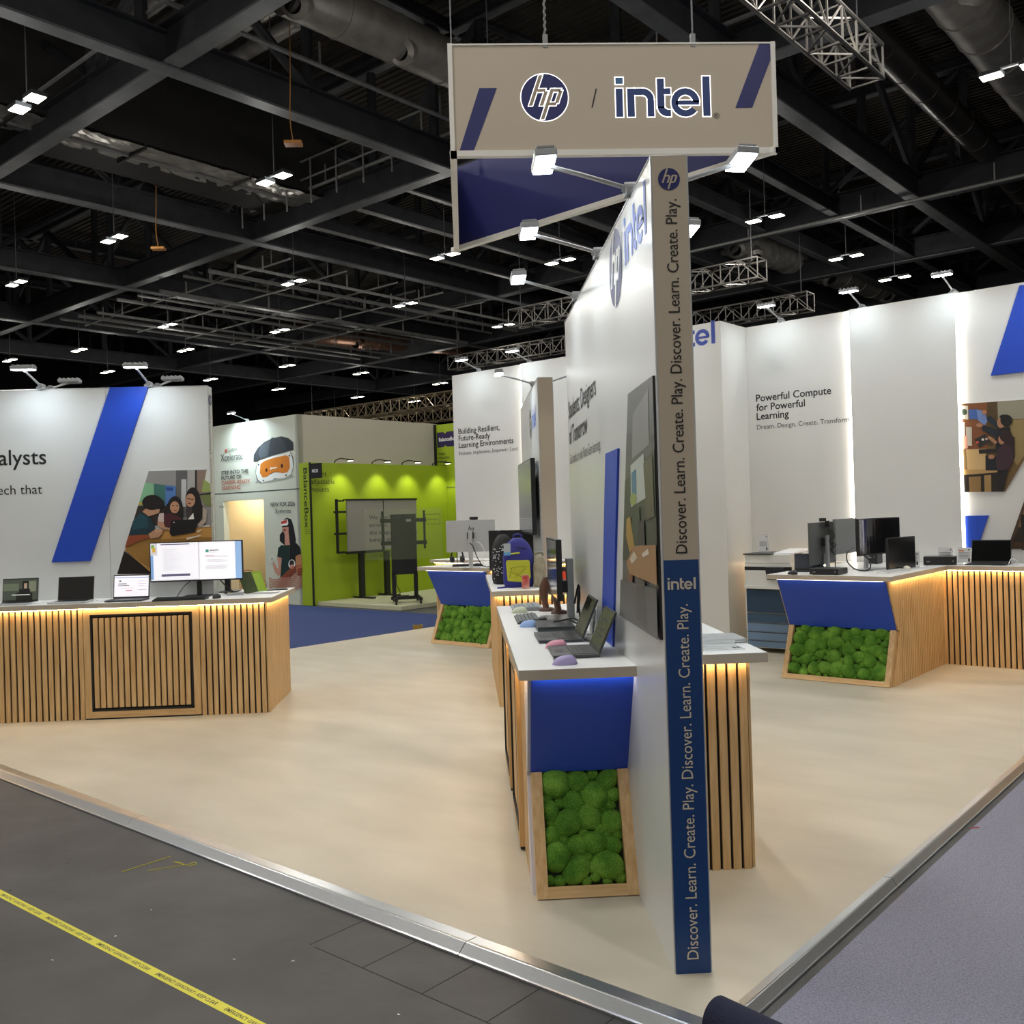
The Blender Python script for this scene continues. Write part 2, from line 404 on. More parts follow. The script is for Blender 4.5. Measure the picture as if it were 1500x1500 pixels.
def ibeam(mb, along, c, s0, s1, z, h, w, mt=STEELB, fl=STEEL):
    """I-section: along 'u' or 'v' at cross coordinate c, underside z; x = -u, y = v"""
    def bx(c0, c1, a, b2, z0, z1, m_):
        if along == 'v': mb.box(-c1, a, z0, -c0, b2, z1, m_)
        else: mb.box(-b2, c0, z0, -a, c1, z1, m_)
    bx(c-w/2, c+w/2, s0, s1, z, z+.045, fl); bx(c-.02, c+.02, s0, s1, z+.045, z+h-.04, mt); bx(c-w/2, c+w/2, s0, s1, z+h-.04, z+h, mt)  # paler lower flange: light from below put into its colour
def P_(along, c, s, z): return (-c, s, z) if along == 'v' else (-s, c, z)
def roof_girder(along, c, s0, s1, z, step=4.0, h=.7, w=.34, top=13.4):
    mb = MB(); ibeam(mb, along, c, s0, s1, z, h, w); ibeam(mb, along, c, s0, s1, top, .35, .25)
    s = s0; k = 0
    while s < s1-.1:
        mb.cyl(P_(along, c, s, z+h), P_(along, c, s, top), .12, STEELB, n=6)
        if k % 2 == 0: mb.cyl(P_(along, c, s, top), P_(along, c, s+step, z+h), .11, STEELB, n=6)
        else: mb.cyl(P_(along, c, s, z+h), P_(along, c, s+step, top), .11, STEELB, n=6)
        s += step; k += 1
    return struct(mb.build('roof_beam', rz=GR))
for u in (1.0, 8.65, 16.2, 24.5, 32.3, 40.2, 48.0): roof_girder('v', u, -6, 74, 10.0, step=3.73)
for v in (9.4, 17.0, 28.0, 34.7, 42.5, 50.5, 60.0): roof_girder('u', v, -16, 62, 10.05, step=3.9, h=.75)
# lighter secondary joists and service rails
def rails(name, label, along, spec, mt=RAIL, group=None):
    for c, s0, s1, z, r in spec:
        mb = MB(); mb.cyl(P_(along, c, s0, z), P_(along, c, s1, z), r, mt, n=6)
        s = s0+1
        while s < s1:
            mb.cyl(P_(along, c, s, z), P_(along, c, s, z+.5), r*.5, mt, n=4); s += 3.5
        struct(mb.build(name, rz=GR))
rails('roof_rail_beam', '', 'v', [(15.6, 1, 17, 10.95, .05), (22.0, 3, 16.6, 10.6, .05), (17.0, 2, 17, 10.9, .035), (23.9, 5, 17, 10.85, .04), (9.3, 18, 40, 10.9, .04)])
rails('roof_rail_beam', '', 'v', [(26.2+1.55*i, 17.4, 33, 9.75+.12*(i % 3), .055+.02*(i % 2)) for i in range(9)])
rails('roof_rail_beam', '', 'u', [(18.6+2.3*i, 25, 39, 9.95, .035) for i in range(5)]+[(16.5, 2, 24, 10.75, .045), (9.0, 10, 26, 10.9, .045), (29.5, 0, 20, 10.9, .06), (27.3, 2, 16, 9.9, .05)])
for u in (3.3, 11.0, 13.3): 
    mb = MB(); ibeam(mb, 'v', u, 17.2, 46, 10.15, .5, .24); struct(mb.build('roof_joist_beam', rz=GR))
for u in (18.3, 20.4, 22.6):
    mb = MB(); ibeam(mb, 'v', u, 17.2, 34, 10.2, .4, .16, fl=RAIL); struct(mb.build('roof_joist_beam', rz=GR))
# guard rails of the roof walkway
mb = MB()
for z in (10.9, 11.4): mb.cyl((-24.2, 16.2, z), (-16.4, 16.2, z), .028, RAIL, n=6)
for i in range(8): mb.cyl((-24.0+i*1.08, 16.2, 10.2), (-24.0+i*1.08, 16.2, 11.4), .026, RAIL, n=6)
tag(mb.build('guard_rail', rz=GR), 'thin grey guard rail of the roof walkway beside the foil-covered duct', 'railing')
# ------------------------------------------------------------------ ducts
def duct(name, label, pts, r, mt, spig=(), n=20):
    t = thing(name, label, 'duct', pts[0])
    mb = MB(); o0 = Vector(pts[0])
    mb.tube([Vector(p)-o0 for p in pts], r, mt, n=n, smooth=0)
    d = (Vector(pts[-1])-o0); L = d.length; d.normalize(); k = 1.2
    while k < L:
        mb.cyl(d*k-d*.03, d*k+d*.03, r*1.04, mt, n=n); k += 1.35
    mb.build('pipe', t, smooth=40)
    for (s, dv) in spig:
        c = d*s; dv = Vector(dv).normalized(); m2 = MB()
        m2.cyl(c+dv*r*.6, c+dv*(r*1.35), r*.62, mt, r1=r*.6, n=18, caps=False); m2.cyl(c+dv*(r*1.35), c+dv*(r*1.5), r*.6, mt, r1=r*.36, n=18, caps=False)
        m2.cyl(c+dv*r*1.3, c+dv*r*1.32, r*.5, BACK, n=18); m2.build('nozzle', t, smooth=40)
    return t
dn = (-.30, -.80, -.55)
duct('air_duct', 'fat grey lagged duct with two round jet nozzles beside the hanging sign', [uv(13.95, 10.45, 11.1), uv(13.8, 16.6, 11.1)], .46, DUCT, [(.5, dn), (3.0, dn)])
SPIRAL = mat('#6E6A66', .3, .8, name='spiral_duct')
duct('air_duct', 'dark shiny spiral duct running on from the end of the box truss', [uv(6.75, 18.6, 10.9), uv(6.75, 27.6, 10.9)], .33, SPIRAL)
duct('air_duct', 'dark shiny spiral duct emerging again beyond the roof beam over the tall wall', [uv(6.8, 28.4, 10.9), uv(7.0, 34.4, 10.9)], .33, SPIRAL)
duct('air_duct', 'large lagged duct with a jet nozzle by the roof beam above the tall wall', [uv(5.2, 14.5, 11.2), uv(5.1, 27, 11.2)], .55, DUCT, [(4.3, (.5, -.7, -.5))])
duct('air_duct', 'crumpled silver duct with paired nozzles crossing behind the slogan post', [uv(15.9, 30.5, 11.0), uv(14.2, 46, 10.9)], .55, FOIL, [(.6, dn), (1.2, (.2, -.6, -.7)), (5.5, dn), (6.4, (.3, -.6, -.7)), (12, dn)])
duct('air_duct', 'rust tinted foil duct hung under the distant roof girders', [uv(39.5, 28.5, 11.0), uv(36.0, 38, 11.0)], .6, mat('#A07D6A', .35, .8, noise=.3, nscale=2, bump=.5, bscale=8, name='rusty_foil'), [(.7, dn), (4.4, dn)])
for k, (v, z) in enumerate(((7.6, 12.6), (8.5, 12.9), (10.6, 12.7), (11.5, 12.9), (12.4, 12.7), (13.4, 12.9))):
    t = duct('foil_pipe', 'foil-wrapped pipe among the parallel pipes under the roof deck', [uv(9.5, v, z), uv(20, v, z)], .2, FOIL, n=12)
    t['group'] = 'foil-wrapped pipes under the roof deck'
for k, (v, z) in enumerate(((4.0, 12.6), (5.1, 12.8), (6.1, 12.6))):
    t = duct('foil_pipe', 'foil-wrapped pipe in the dark bay beyond the foil-bottomed duct', [uv(25.5, v+3, z-.6), uv(33, v+3, z-.6)], .24, FOIL, n=12); t['group'] = 'foil-wrapped pipes of the dark bay'
t = thing('plenum_duct', 'huge dark rectangular duct with a crumpled foil underside', 'duct', uv(21.2, 3, 10.55), GR)
mb = MB(); mb.box(-2.4, 0, .12, 0, 14.5, 2.3, mat('#2F2E2B', .7, noise=.15, nscale=1.5, bump=.2, bscale=4, name='black_lagging')); mb.build('casing', t)
mb = MB()
rf = random.Random(8); nx, ny = 9, 90
hz = [[(.0 if j % 18 in (0, 17) else rf.uniform(-.022, .022)) for i in range(nx+1)] for j in range(ny+1)]
vs = [(-1.35*i/nx-.01, 14.5*j/ny, .05+.07*i/nx+hz[j][i]) for j in range(ny+1) for i in range(nx+1)]
mb.add(vs, [(j*(nx+1)+i, (j+1)*(nx+1)+i, (j+1)*(nx+1)+i+1, j*(nx+1)+i+1) for j in range(ny) for i in range(nx)], FOIL)
for j in range(6): mb.box(-1.36, 2.9*j-.03, -.01, -.005, 2.9*j+.03, .13, mat('#3A3936', .6, name='foil_band'))
mb.build('foil_underside', t)
# ------------------------------------------------------------------ box trusses
def box_truss(label, along, c, s0, s1, z, sz=.5, mt=None, r=.03):
    mt = mt or mat('#8E8B86', .4, .7, name='truss_aluminium'); o0 = Vector(P_(along, c, s0, z)); mb = MB()
    def Q(s, dc, dz): return Vector(P_(along, c+dc, s, z+dz))-o0
    h = sz/2
    for dc in (-h, h):
        for dz in (-h, h): mb.cyl(Q(s0, dc, dz), Q(s1, dc, dz), r, mt, n=6)
    n = max(1, int((s1-s0)/sz)); st = (s1-s0)/n
    for i in range(n+1):
        s = s0+i*st
        for (a, b2) in (((-h, -h), (h, -h)), ((-h, h), (h, h)), ((-h, -h), (-h, h)), ((h, -h), (h, h))): mb.cyl(Q(s, *a), Q(s, *b2), r*.6, mt, n=4)
        if i < n:
            for (a, b2) in (((-h, -h), (h, -h)), ((-h, -h), (-h, h)), ((h, -h), (h, h)), ((-h, h), (h, h))):
                if i % 2: a, b2 = b2, a
                mb.cyl(Q(s, *a), Q(s+st, *b2), r*.6, mt, n=4)
    for s in (s0+.3, s1-.3): mb.cyl(Q(s, 0, h), Q(s, 0, 10.2-z), .012, STEEL, n=4)
    M_ = Matrix.Rotation(GR, 4, 'Z'); p = M_ @ o0
    return tag(mb.build('box_truss', loc=p, rz=GR), label, 'truss')
box_truss('square aluminium lighting truss slanting down beside the hanging sign', 'v', 5.12, 9.2, 14.35, 8.1, .5)
box_truss('dark box truss end seen just beyond the slogan post top', 'u', 24.0, 11.5, 20.3, 8.0, .55)
box_truss('long box truss running above the tall back wall panels', 'u', 29.0, 12.3, 28, 8.0, .55)
YT = mat('#B7A88C', .4, .5, name='warm_lit_truss')
box_truss('pale box truss over the green stand, upper of two', 'u', 36.8, 33, 48, 7.9, .7, YT, .045)
box_truss('pale box truss over the green stand, lower of two', 'u', 41.0, 36, 51, 7.7, .7, YT, .045)
# ------------------------------------------------------------------ hall lamps hung under the roof, some unseen ones added
def hall_lamp(u, v, z, label, lit=True, power=HALL_W, grp=None):
    t = thing('hall_lamp', label, 'lamp', uv(u, v, z), GR, grp or 'twin panel lamps under the hall roof')
    for s in (-1, 1):
        mb = MB(); mb.box(s*.32-.18, -.135, .0, s*.32+.18, .135, .07, DGREY); mb.build('housing', t)
        mb = MB(); mb.box(s*.32-.165, -.12, -.012, s*.32+.165, .12, -.001, HALLP); mb.build('diffuser', t)
    mb = MB(); mb.box(-.2, -.03, .07, .2, .03, .1, STEEL); mb.cyl((0, 0, .1), (0, 0, 14.0-z), .012, STEEL, n=4); mb.build('hanger', t)
    if lit:
        l = bpy.data.lights.new('lamp_light', 'AREA'); l.shape = 'RECTANGLE'; l.size = 1.0; l.size_y = .3; l.energy = power; l.color = WARM
        lo = bpy.data.objects.new('lamp_light', l); COL.objects.link(lo); lo.parent = t; lo.location = (0, 0, -.03)
    # added fill light below each lamp, brightens the dark roof
    s_ = bpy.data.lights.new('roof_fill', 'POINT'); s_.energy = ROOF_FILL_W; s_.color = WARM; s_.shadow_soft_size = .25
    so = bpy.data.objects.new('roof_fill', s_); COL.objects.link(so); so.parent = t; so.location = (0, 0, -.25)
    return t
GL = 'twin-panel hall lamp hanging in the rows under the dark roof'
for (u, v, lit) in [(17.07, 7.23, 1), (23.65, 12.1, 1), (17.2, 12.44, 1), (19.0, 19.5, 1), (29.9, 12.2, 0), (24.3, 18.2, 1), (24.3, 22.9, 1), (32.7, 18.7, 0), (30.9, 22.4, 0), (36.9, 21.9, 0), (39.6, 18.6, 0), (43.8, 17.5, 0), (44.4, 22.2, 0),
                    (37.7, 27.7, 0), (37.4, 32, 0), (37.6, 37.9, 0), (43.7, 27.3, 0), (44.7, 32.2, 0), (44.9, 38.1, 0), (44.4, 42.4, 0), (10.9, 23, 1), (10.9, 28.4, 0), (10.8, 32.3, 0), (4.03, 18.27, 1), (17.1, 22.4, 0), (24.5, 28.3, 0)]:
    hall_lamp(u, v, 9.0, GL, lit)
for (u, v) in [(10.9, 12.4), (10.9, 7.2), (10.9, 1.8), (4.0, 12.4), (4.0, 7.2), (4.0, 1.8), (17, 1.8), (-3, 12.4), (-3, 7.2), (-3, 1.8), (4.0, -3.6), (10.9, -3.6), (-3, -3.6), (17, -3.6), (24, 1.8), (24, -3.6), (17, -9), (10.9, -9)]: hall_lamp(u, v, 9.0, GL)  # unseen rows carried on; the last lamps added to brighten the slogan partition
# small orange panels dangling on cables
for (px, lab) in ((( -3.15, 18.9, 9.0), 'small orange tag box hanging on a cable beneath the foil-bottomed duct'), ((-8.0, 26.0, 9.0), 'small orange tag box hanging beside the dark bay of pipes')):
    t = thing('cable_box', lab, 'box', px)
    mb = MB(); mb.cbox((0, 0, 0), (.34, .22, .06), mat('#C98A45', .5, name='orange_card')); mb.build('box_body', t)
    mb = MB(); mb.tube([(0, 0, .03), (-.05, 0, .5), (-.02, 0, 1.4), (0, 0, 3), (0, 0, 5.0)], .012, mat('#B07A3C', .5, name='orange_cable'), n=5); mb.build('cable', t)
# ------------------------------------------------------------------ arm floodlights of the stands
def floodlight(base, head, aim, label, on=True, power=FLOOD_W, group=None, lamp_size=.24, name='arm_floodlight'):
    base = Vector(base); head = Vector(head); aim = Vector(aim); t = thing(name, label, 'floodlight', base, 0, group)
    h = head-base
    mb = MB(); mb.cbox((0, 0, .012), (.07, .07, .024), GREYP); mb.cyl((0, 0, .02), h*.12+Vector((0, 0, .02)), .035, GREYP, r1=.018, n=10); mb.build('bracket', t)
    mb = MB(); mb.tube([h*.08+Vector((0, 0, .02)), h*.5+Vector((0, 0, .012)), h*.93], .009, SILVER, n=6); mb.build('arm', t, smooth=40)
    d = (aim-head).normalized(); side = d.cross(Vector((0, 0, 1)))
    hd = Vector((h.x, h.y, 0)).normalized(); side = Vector((-hd.y, hd.x, 0)); up_ = side.cross(d).normalized(); side = d.cross(up_).normalized()
    M_ = Matrix(((side.x, up_.x, -d.x, h.x), (side.y, up_.y, -d.y, h.y), (side.z, up_.z, -d.z, h.z), (0, 0, 0, 1)))
    mb = MB(); mb.box(-.095, -.043, 0, .095, .043, .028, SILVER, M_)
    for i in range(5): mb.box(-.085+.04*i, -.035, .028, -.07+.04*i, .035, .04, GREYP, M_)
    mb.build('housing', t, bevel=.004)
    mb = MB(); mb.box(-.088, -.037, -.006, .088, .037, -.0005, LAMP if on else OFFP, M_); mb.build('diffuser', t)
    if on:
        l = bpy.data.lights.new('flood_light', 'AREA'); l.shape = 'RECTANGLE'; l.size = lamp_size; l.size_y = .08; l.energy = power; l.color = COOL; l.spread = math.radians(150)
        lo = bpy.data.objects.new('flood_light', l); COL.objects.link(lo); lo.parent = t
        lo.matrix_local = M_ @ Matrix.Translation((0, 0, -.02))
    return t

# ------------------------------------------------------------------ white partition fins
SLOGAN = 'Discover. Learn. Create. Play. '
def fin(label, x0, x1, y0, y1, H=2.82, capped=True):
    t = thing('display_partition', label, 'partition', (x0, y0, 0), 0, kind='thing')
    w, L = x1-x0, y1-y0
    mb = MB(); mb.box(0, .006, 0, w, L, H, GLOSSW); mb.build('wall_panel', t)
    mb = MB()
    for x in (0, w): mb.cyl((x, .004, 0), (x, .004, H), .004, SILV2, n=6)
    mb.cyl((0, .006, H), (0, L, H), .004, SILV2, n=6); mb.cyl((0, .004, H), (w, .004, H), .004, SILV2, n=6); mb.build('edge_trim', t)
    return t, w, L
def end_panel(t, w, H=2.82, split=1.425, words=True):
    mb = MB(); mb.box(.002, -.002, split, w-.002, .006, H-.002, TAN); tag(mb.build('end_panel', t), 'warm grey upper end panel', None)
    mb = MB(); mb.box(.002, -.002, .0, w-.002, .006, split, DEEP); tag(mb.build('end_panel', t), 'deep blue lower end panel', None)
    if not words: return
    mb = MB(); up_, rt_ = (0, 0, 1), (-1, 0, 0)
    write(mb, (SLOGAN*2).strip(), (w*.5+.022, -.002, 1.447), up_, rt_, INK, width=1.222, cap=.042)
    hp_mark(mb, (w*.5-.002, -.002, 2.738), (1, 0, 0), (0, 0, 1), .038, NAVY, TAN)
    lt = mat('#D5CDBB', .5, name='pale_print')
    intel_word(mb, (w*.5-.050, -.002, 1.323), (1, 0, 0), (0, 0, 1), .098, lt, lt)
    write(mb, (SLOGAN*2).strip(), (w*.5+.018, -.002, .05), up_, rt_, lt, width=1.222, cap=.042)
    mb.build_each('lettering', t)
F1, fw1, fl1 = fin('white partition with slogan end post under the hanging sign', .675, .80, 3.26, 6.11)
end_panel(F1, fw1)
mb = MB(); DR, DU = (0, -1, 0), (0, 0, 1)
for s_, z in (('Students: Designers', 2.19), ('of Tomorrow', 2.03)): write(mb, s_, (0, 6.03-3.26, z), DR, DU, INK, size=.158, off=.012)
write(mb, 'Get hands on with Next-Gen learning.', (0, 6.03-3.26, 1.905), DR, DU, GREYINK, size=.088)
MB2 = mat('#3B5CB4', .4, name='logo_blue')
hp_mark(mb, (0, .80, 2.64), DR, DU, .165, NAVY, GLOSSW, halo=mat('#F4F6F8', .3, name='logo_white'))
mb.mark(); mb.poly([(-.002, .66, 2.56), (-.002, .652, 2.56), (-.002, .61, 2.74), (-.002, .618, 2.74)], GREYINK)
intel_word(mb, (0, .565, 2.585), DR, DU, .46, MB2, mat('#4E7FC8', .45, name='light_blue_print'))
mb.build_each('lettering', F1)
# blue stripe and photo panel fixed on its side
o = MB(); o.prism([(0, .84, 1.87), (0, 1.20, 1.87), (0, 1.52, .968), (0, 1.16, .968)], (-.010, 0, 0), BLUE)
tag(o.build('blue_stripe_panel', loc=(.675, 3.26, 0)), 'slanted blue panel stripe behind the counter laptops', 'panel')
def photo_fin(parent):
    mb = MB()
    mb.prism([(0, .04, 2.068), (0, .545, 2.068), (0, .87, 1.146), (0, .04, 1.146)], (-.008, 0, 0), mat('#1E1E1E', .4))
    mb.build('board', parent)
    mb = MB()
    def to3(px, py):   # artwork grid: 0..237 across, 0..1500 down on the board face
        k = py/1500; return (-.008, .87-.325*(1-k)-(px/237)*(.83-.325*(1-k)), 2.068-.922*k)
    def Q(*p): return list(p)
    art(mb, [('#6A6B6A', Q((0, 0), (237, 0), (237, 1500), (0, 1500))), ('#5C5D5C', Q((0, 250), (237, 330), (237, 1500), (0, 1500))), ('#8C8D8B', Q((60, 150), (200, 60), (200, 380), (60, 430))), ('#3E443C', Q((0, 560), (237, 420), (237, 1050), (0, 1100))),
             ('#B9C0BC', Q((50, 470), (160, 420), (170, 690), (60, 740))), ('#4F7F9A', Q((60, 520), (100, 500), (105, 660), (68, 680))), ('#8FA05A', oval(80, 690, 26, 40)), ('#5B5648', Q((160, 480), (225, 450), (230, 800), (180, 820))),
             ('#3A4A3C', Q((75, 760), (130, 740), (140, 1010), (70, 1020))), ('#A98746', Q((30, 820), (60, 800), (95, 990), (60, 1040), (30, 930))), ('#2E3036', Q((120, 830), (165, 820), (170, 1000), (120, 1010))),
             ('#A07A55', Q((40, 1110), (90, 990), (237, 960), (237, 1190), (60, 1180))), ('#C9BBA6', Q((65, 1080), (95, 1020), (120, 1060), (80, 1110))), ('#D2C9BA', Q((150, 1030), (190, 990), (200, 1020), (160, 1050))), ('#7C5138', Q((50, 1180), (90, 1180), (85, 1270), (60, 1260))),
             ('#595A59', Q((0, 1240), (237, 1210), (237, 1500), (0, 1500))), ('#4A4A49', Q((120, 1190), (170, 1190), (180, 1480), (110, 1450)))], to3)
    mb.build('print', parent)
t = thing('photo_panel', 'tall glossy workshop photo board beside the slogan end post', 'poster', (.675, 3.26, 0)); photo_fin(t)
F2, w2, l2 = fin('white partition carrying the wall screen behind the backpacks', .684, .818, 8.55, 11.2)
end_panel(F2, w2, split=.98, words=False)
mb = MB(); hp_mark(mb, (0, 1.05, 2.5), DR, DU, .15, GREYINK, GLOSSW); intel_word(mb, (0, .78, 2.42), DR, DU, .45, MB2, MB2); write(mb, 'Get hands on with AI', (0, 1.35, 2.02), DR, DU, GREYINK, size=.12); mb.build_each('lettering', F2)
F3, w3, l3 = fin('white partition lettered alysts behind the counter with three laptops', -2.25, -2.12, 8.585, 12, 2.82)
# turn: this fin runs along x instead of y
F3.location = (-2.25, 8.585, 0)
for ch in list(F3.children): bpy.data.objects.remove(ch)
mb = MB(); mb.box(-3.4, 0, 0, 0, .13, 2.82, GLOSSW); mb.build('wall_panel', F3)
mb = MB(); mb.cyl((0, 0, 0), (0, 0, 2.82), .004, SILV2, n=6); mb.cyl((0, .13, 0), (0, .13, 2.82), .004, SILV2, n=6); mb.cyl((-3.4, 0, 2.82), (0, 0, 2.82), .004, SILV2, n=6)
for x in (-.53-.36, -.53-1.35): mb.box(x, -.001, 0, x+.003, .001, 2.82, GREYP)
mb.build('edge_trim', F3)
mb = MB(); X_, Z_ = (1, 0, 0), (0, 0, 1)
write(mb, 'Analysts', (-3.665+2.25, 0, 2.165), X_, Z_, INK, size=.192, align='R', off=.008)
write(mb, 'with tech that', (-3.708+2.25, 0, 1.905), X_, Z_, INK, size=.118, align='R')
write(mb, 'Discover. Learn. Innovate. Collaborate. Discover. Learn.', (.001, .05, 1.15), (0, 0, 1), (0, -1, 0), INK, width=1.5, cap=.04)
hp_mark(mb, (.001, .065, 2.70), (0, 1, 0), (0, 0, 1), .05, NAVY, GLOSSW)
mb.build_each('lettering', F3)
o = MB(); o.prism([(-2.76+.0, 0, 2.822), (-3.09, 0, 2.822), (-3.637, 0, 1.30), (-3.307, 0, 1.30)], (0, -.022, 0), BLUE)
tag(o.build('blue_stripe_panel', loc=(0, 8.585, 0)), 'long slanted blue panel stripe above the three laptops', 'panel')
# class photo on the same wall
def photo_class(t):
    mb = MB(); mb.prism([(-2.782, 0, 2.078), (-2.262, 0, 2.078), (-2.262, 0, 1.14), (-3.112, 0, 1.14)], (0, -.012, 0), mat('#D8D8D6', .4)); mb.build('board', t)
    mb = MB()
    def to3(px, py):   # artwork grid of the print: 1235 x 1500 units
        x = 180+px/8.82; y = 680+py/8.82
        return (-2.782+((x-218)-.036*(y-690))*.00598, -.012, 2.078-((y-690)+.0235*(x-218))*.00596)
    tl, tr, br, bl = (340, 90), (1098, 75), (1160, 1430), (-60, 1430)
    def cut(p):        # keep the pieces inside the slanted cut edge of the board
        o = []
        for (a, b) in p:
            k = (b-90)/(1430-90); xm = 340+(-50-340)*k; o.append((max(a, xm), b))
        return o
    sk, hair = '#B78A6C', '#1A1517'
    ps = [('#8E8C8B', [tl, (1120, 72), (1155, 800), (130, 800)]), ('#5E5E5F', [(690, 84), (835, 84), (835, 700), (690, 700)]), ('#B9BBBC', [(760, 200), (825, 200), (825, 560), (760, 560)]), ('#A7A5A2', [(838, 80), (935, 80), (935, 420), (838, 420)]),
          ('#2A2526', [(935, 80), (960, 80), (960, 330), (935, 330)]), ('#8A766A', [(965, 80), (1088, 76), (1040, 380), (965, 380)]), ('#D2D5D0', [(1085, 76), (1128, 74), (1136, 360), (1040, 330)]), ('#93A35C', [(1050, 200), (1130, 260), (1136, 370), (1020, 370)]), ('#2C2726', [(985, 400), (1140, 372), (1140, 400), (985, 412)]), ('#707A4A', [(1000, 412), (1140, 400), (1148, 560), (1060, 540)]),
          ('#7FB38C', cut([(290, 240), (405, 255), (420, 540), (190, 540)])), ('#3E6E66', [(412, 256), (560, 275), (560, 540), (420, 540)]), ('#4E77B4', [(556, 275), (690, 290), (690, 560), (560, 560)]), ('#2C4C8C', [(566, 300), (660, 308), (655, 350), (566, 345)]), ('#C9A33C', cut([(200, 500), (270, 500), (270, 530), (190, 530)])), ('#332B28', cut([(180, 545), (700, 545), (700, 800), (80, 800)])),
          ('#9A7235', cut([(0, 1120), (120, 1000), (520, 860), (1155, 820), (1160, 1430), (420, 1400)])), ('#C28F48', [(560, 880), (1155, 830), (1155, 960), (500, 980)]), ('#17110D', cut([(-60, 1430), (20, 1130), (420, 1430)])), ('#B98B4A', cut([(0, 1115), (30, 1120), (440, 1420), (400, 1430)])),
          (hair, oval(910, 470, 95, 165)), ('#3A3335', [(900, 500), (1010, 520), (1095, 600), (1080, 790), (960, 820), (840, 740), (820, 600)]), (hair, [(940, 330), (1000, 420), (1050, 620), (1000, 760), (900, 720), (900, 420)]), (sk, oval(880, 475, 62, 88)), ('#2A1B17', oval(860, 455, 22, 6)), ('#2A1B17', oval(905, 462, 22, 6)), ('#8A3A3A', oval(868, 515, 22, 9)), ('#A89C8E', [(1040, 560), (1098, 600), (1085, 760), (1010, 830), (970, 800), (1040, 720)]), ('#E4E1DC', [(870, 700), (920, 640), (930, 720), (850, 725)]),
          (hair, oval(685, 570, 100, 150)), (hair, [(580, 520), (540, 640), (560, 800), (780, 800), (790, 640), (770, 500)]), ('#4A2028', [(545, 660), (620, 640), (760, 700), (780, 760), (640, 800), (600, 850), (540, 820)]), (sk, oval(682, 565, 60, 78)), ('#2A1B17', oval(662, 545, 16, 5)), ('#2A1B17', oval(712, 545, 16, 5)), ('#A04A44', oval(690, 605, 20, 8)), ('#C8B6B0', [(470, 700), (490, 640), (545, 640), (545, 760), (470, 745)]), (sk, [(465, 745), (540, 755), (560, 820), (640, 840), (630, 865), (520, 840), (465, 800)]),
          ('#17323C', cut([(255, 620), (370, 690), (440, 840), (330, 930), (60, 940), (120, 740)])), ('#1D4652', cut([(240, 640), (330, 690), (350, 820), (150, 860), (130, 740)])), (sk, [(300, 590), (370, 540), (500, 580), (480, 640), (420, 660), (350, 680), (270, 620)]), (hair, oval(395, 500, 130, 100)), (hair, oval(480, 520, 70, 70)), ('#8A4526', cut([(60, 930), (330, 920), (380, 960), (200, 1010), (0, 1090)])), (sk, [(350, 910), (440, 850), (520, 845), (530, 900), (480, 960), (380, 970)]), ('#C9987A', [(430, 860), (520, 850), (525, 880), (440, 900)]),
          ('#121114', [(620, 900), (640, 740), (960, 720), (990, 740), (945, 890), (650, 940)]), ('#E8E4DA', oval(676, 762, 10, 6)), ('#D9D2C4', [(830, 970), (1010, 930), (1025, 940), (850, 990)]), ('#D9D2C4', [(970, 880), (1035, 855), (1030, 870), (980, 895)])]
    art(mb, ps, to3, lift=.0004)
    mb.build('print', t)
t = thing('photo_panel', 'photo board of three classmates at a laptop behind the wide monitor', 'poster', (0, 8.585, 0)); photo_class(t)

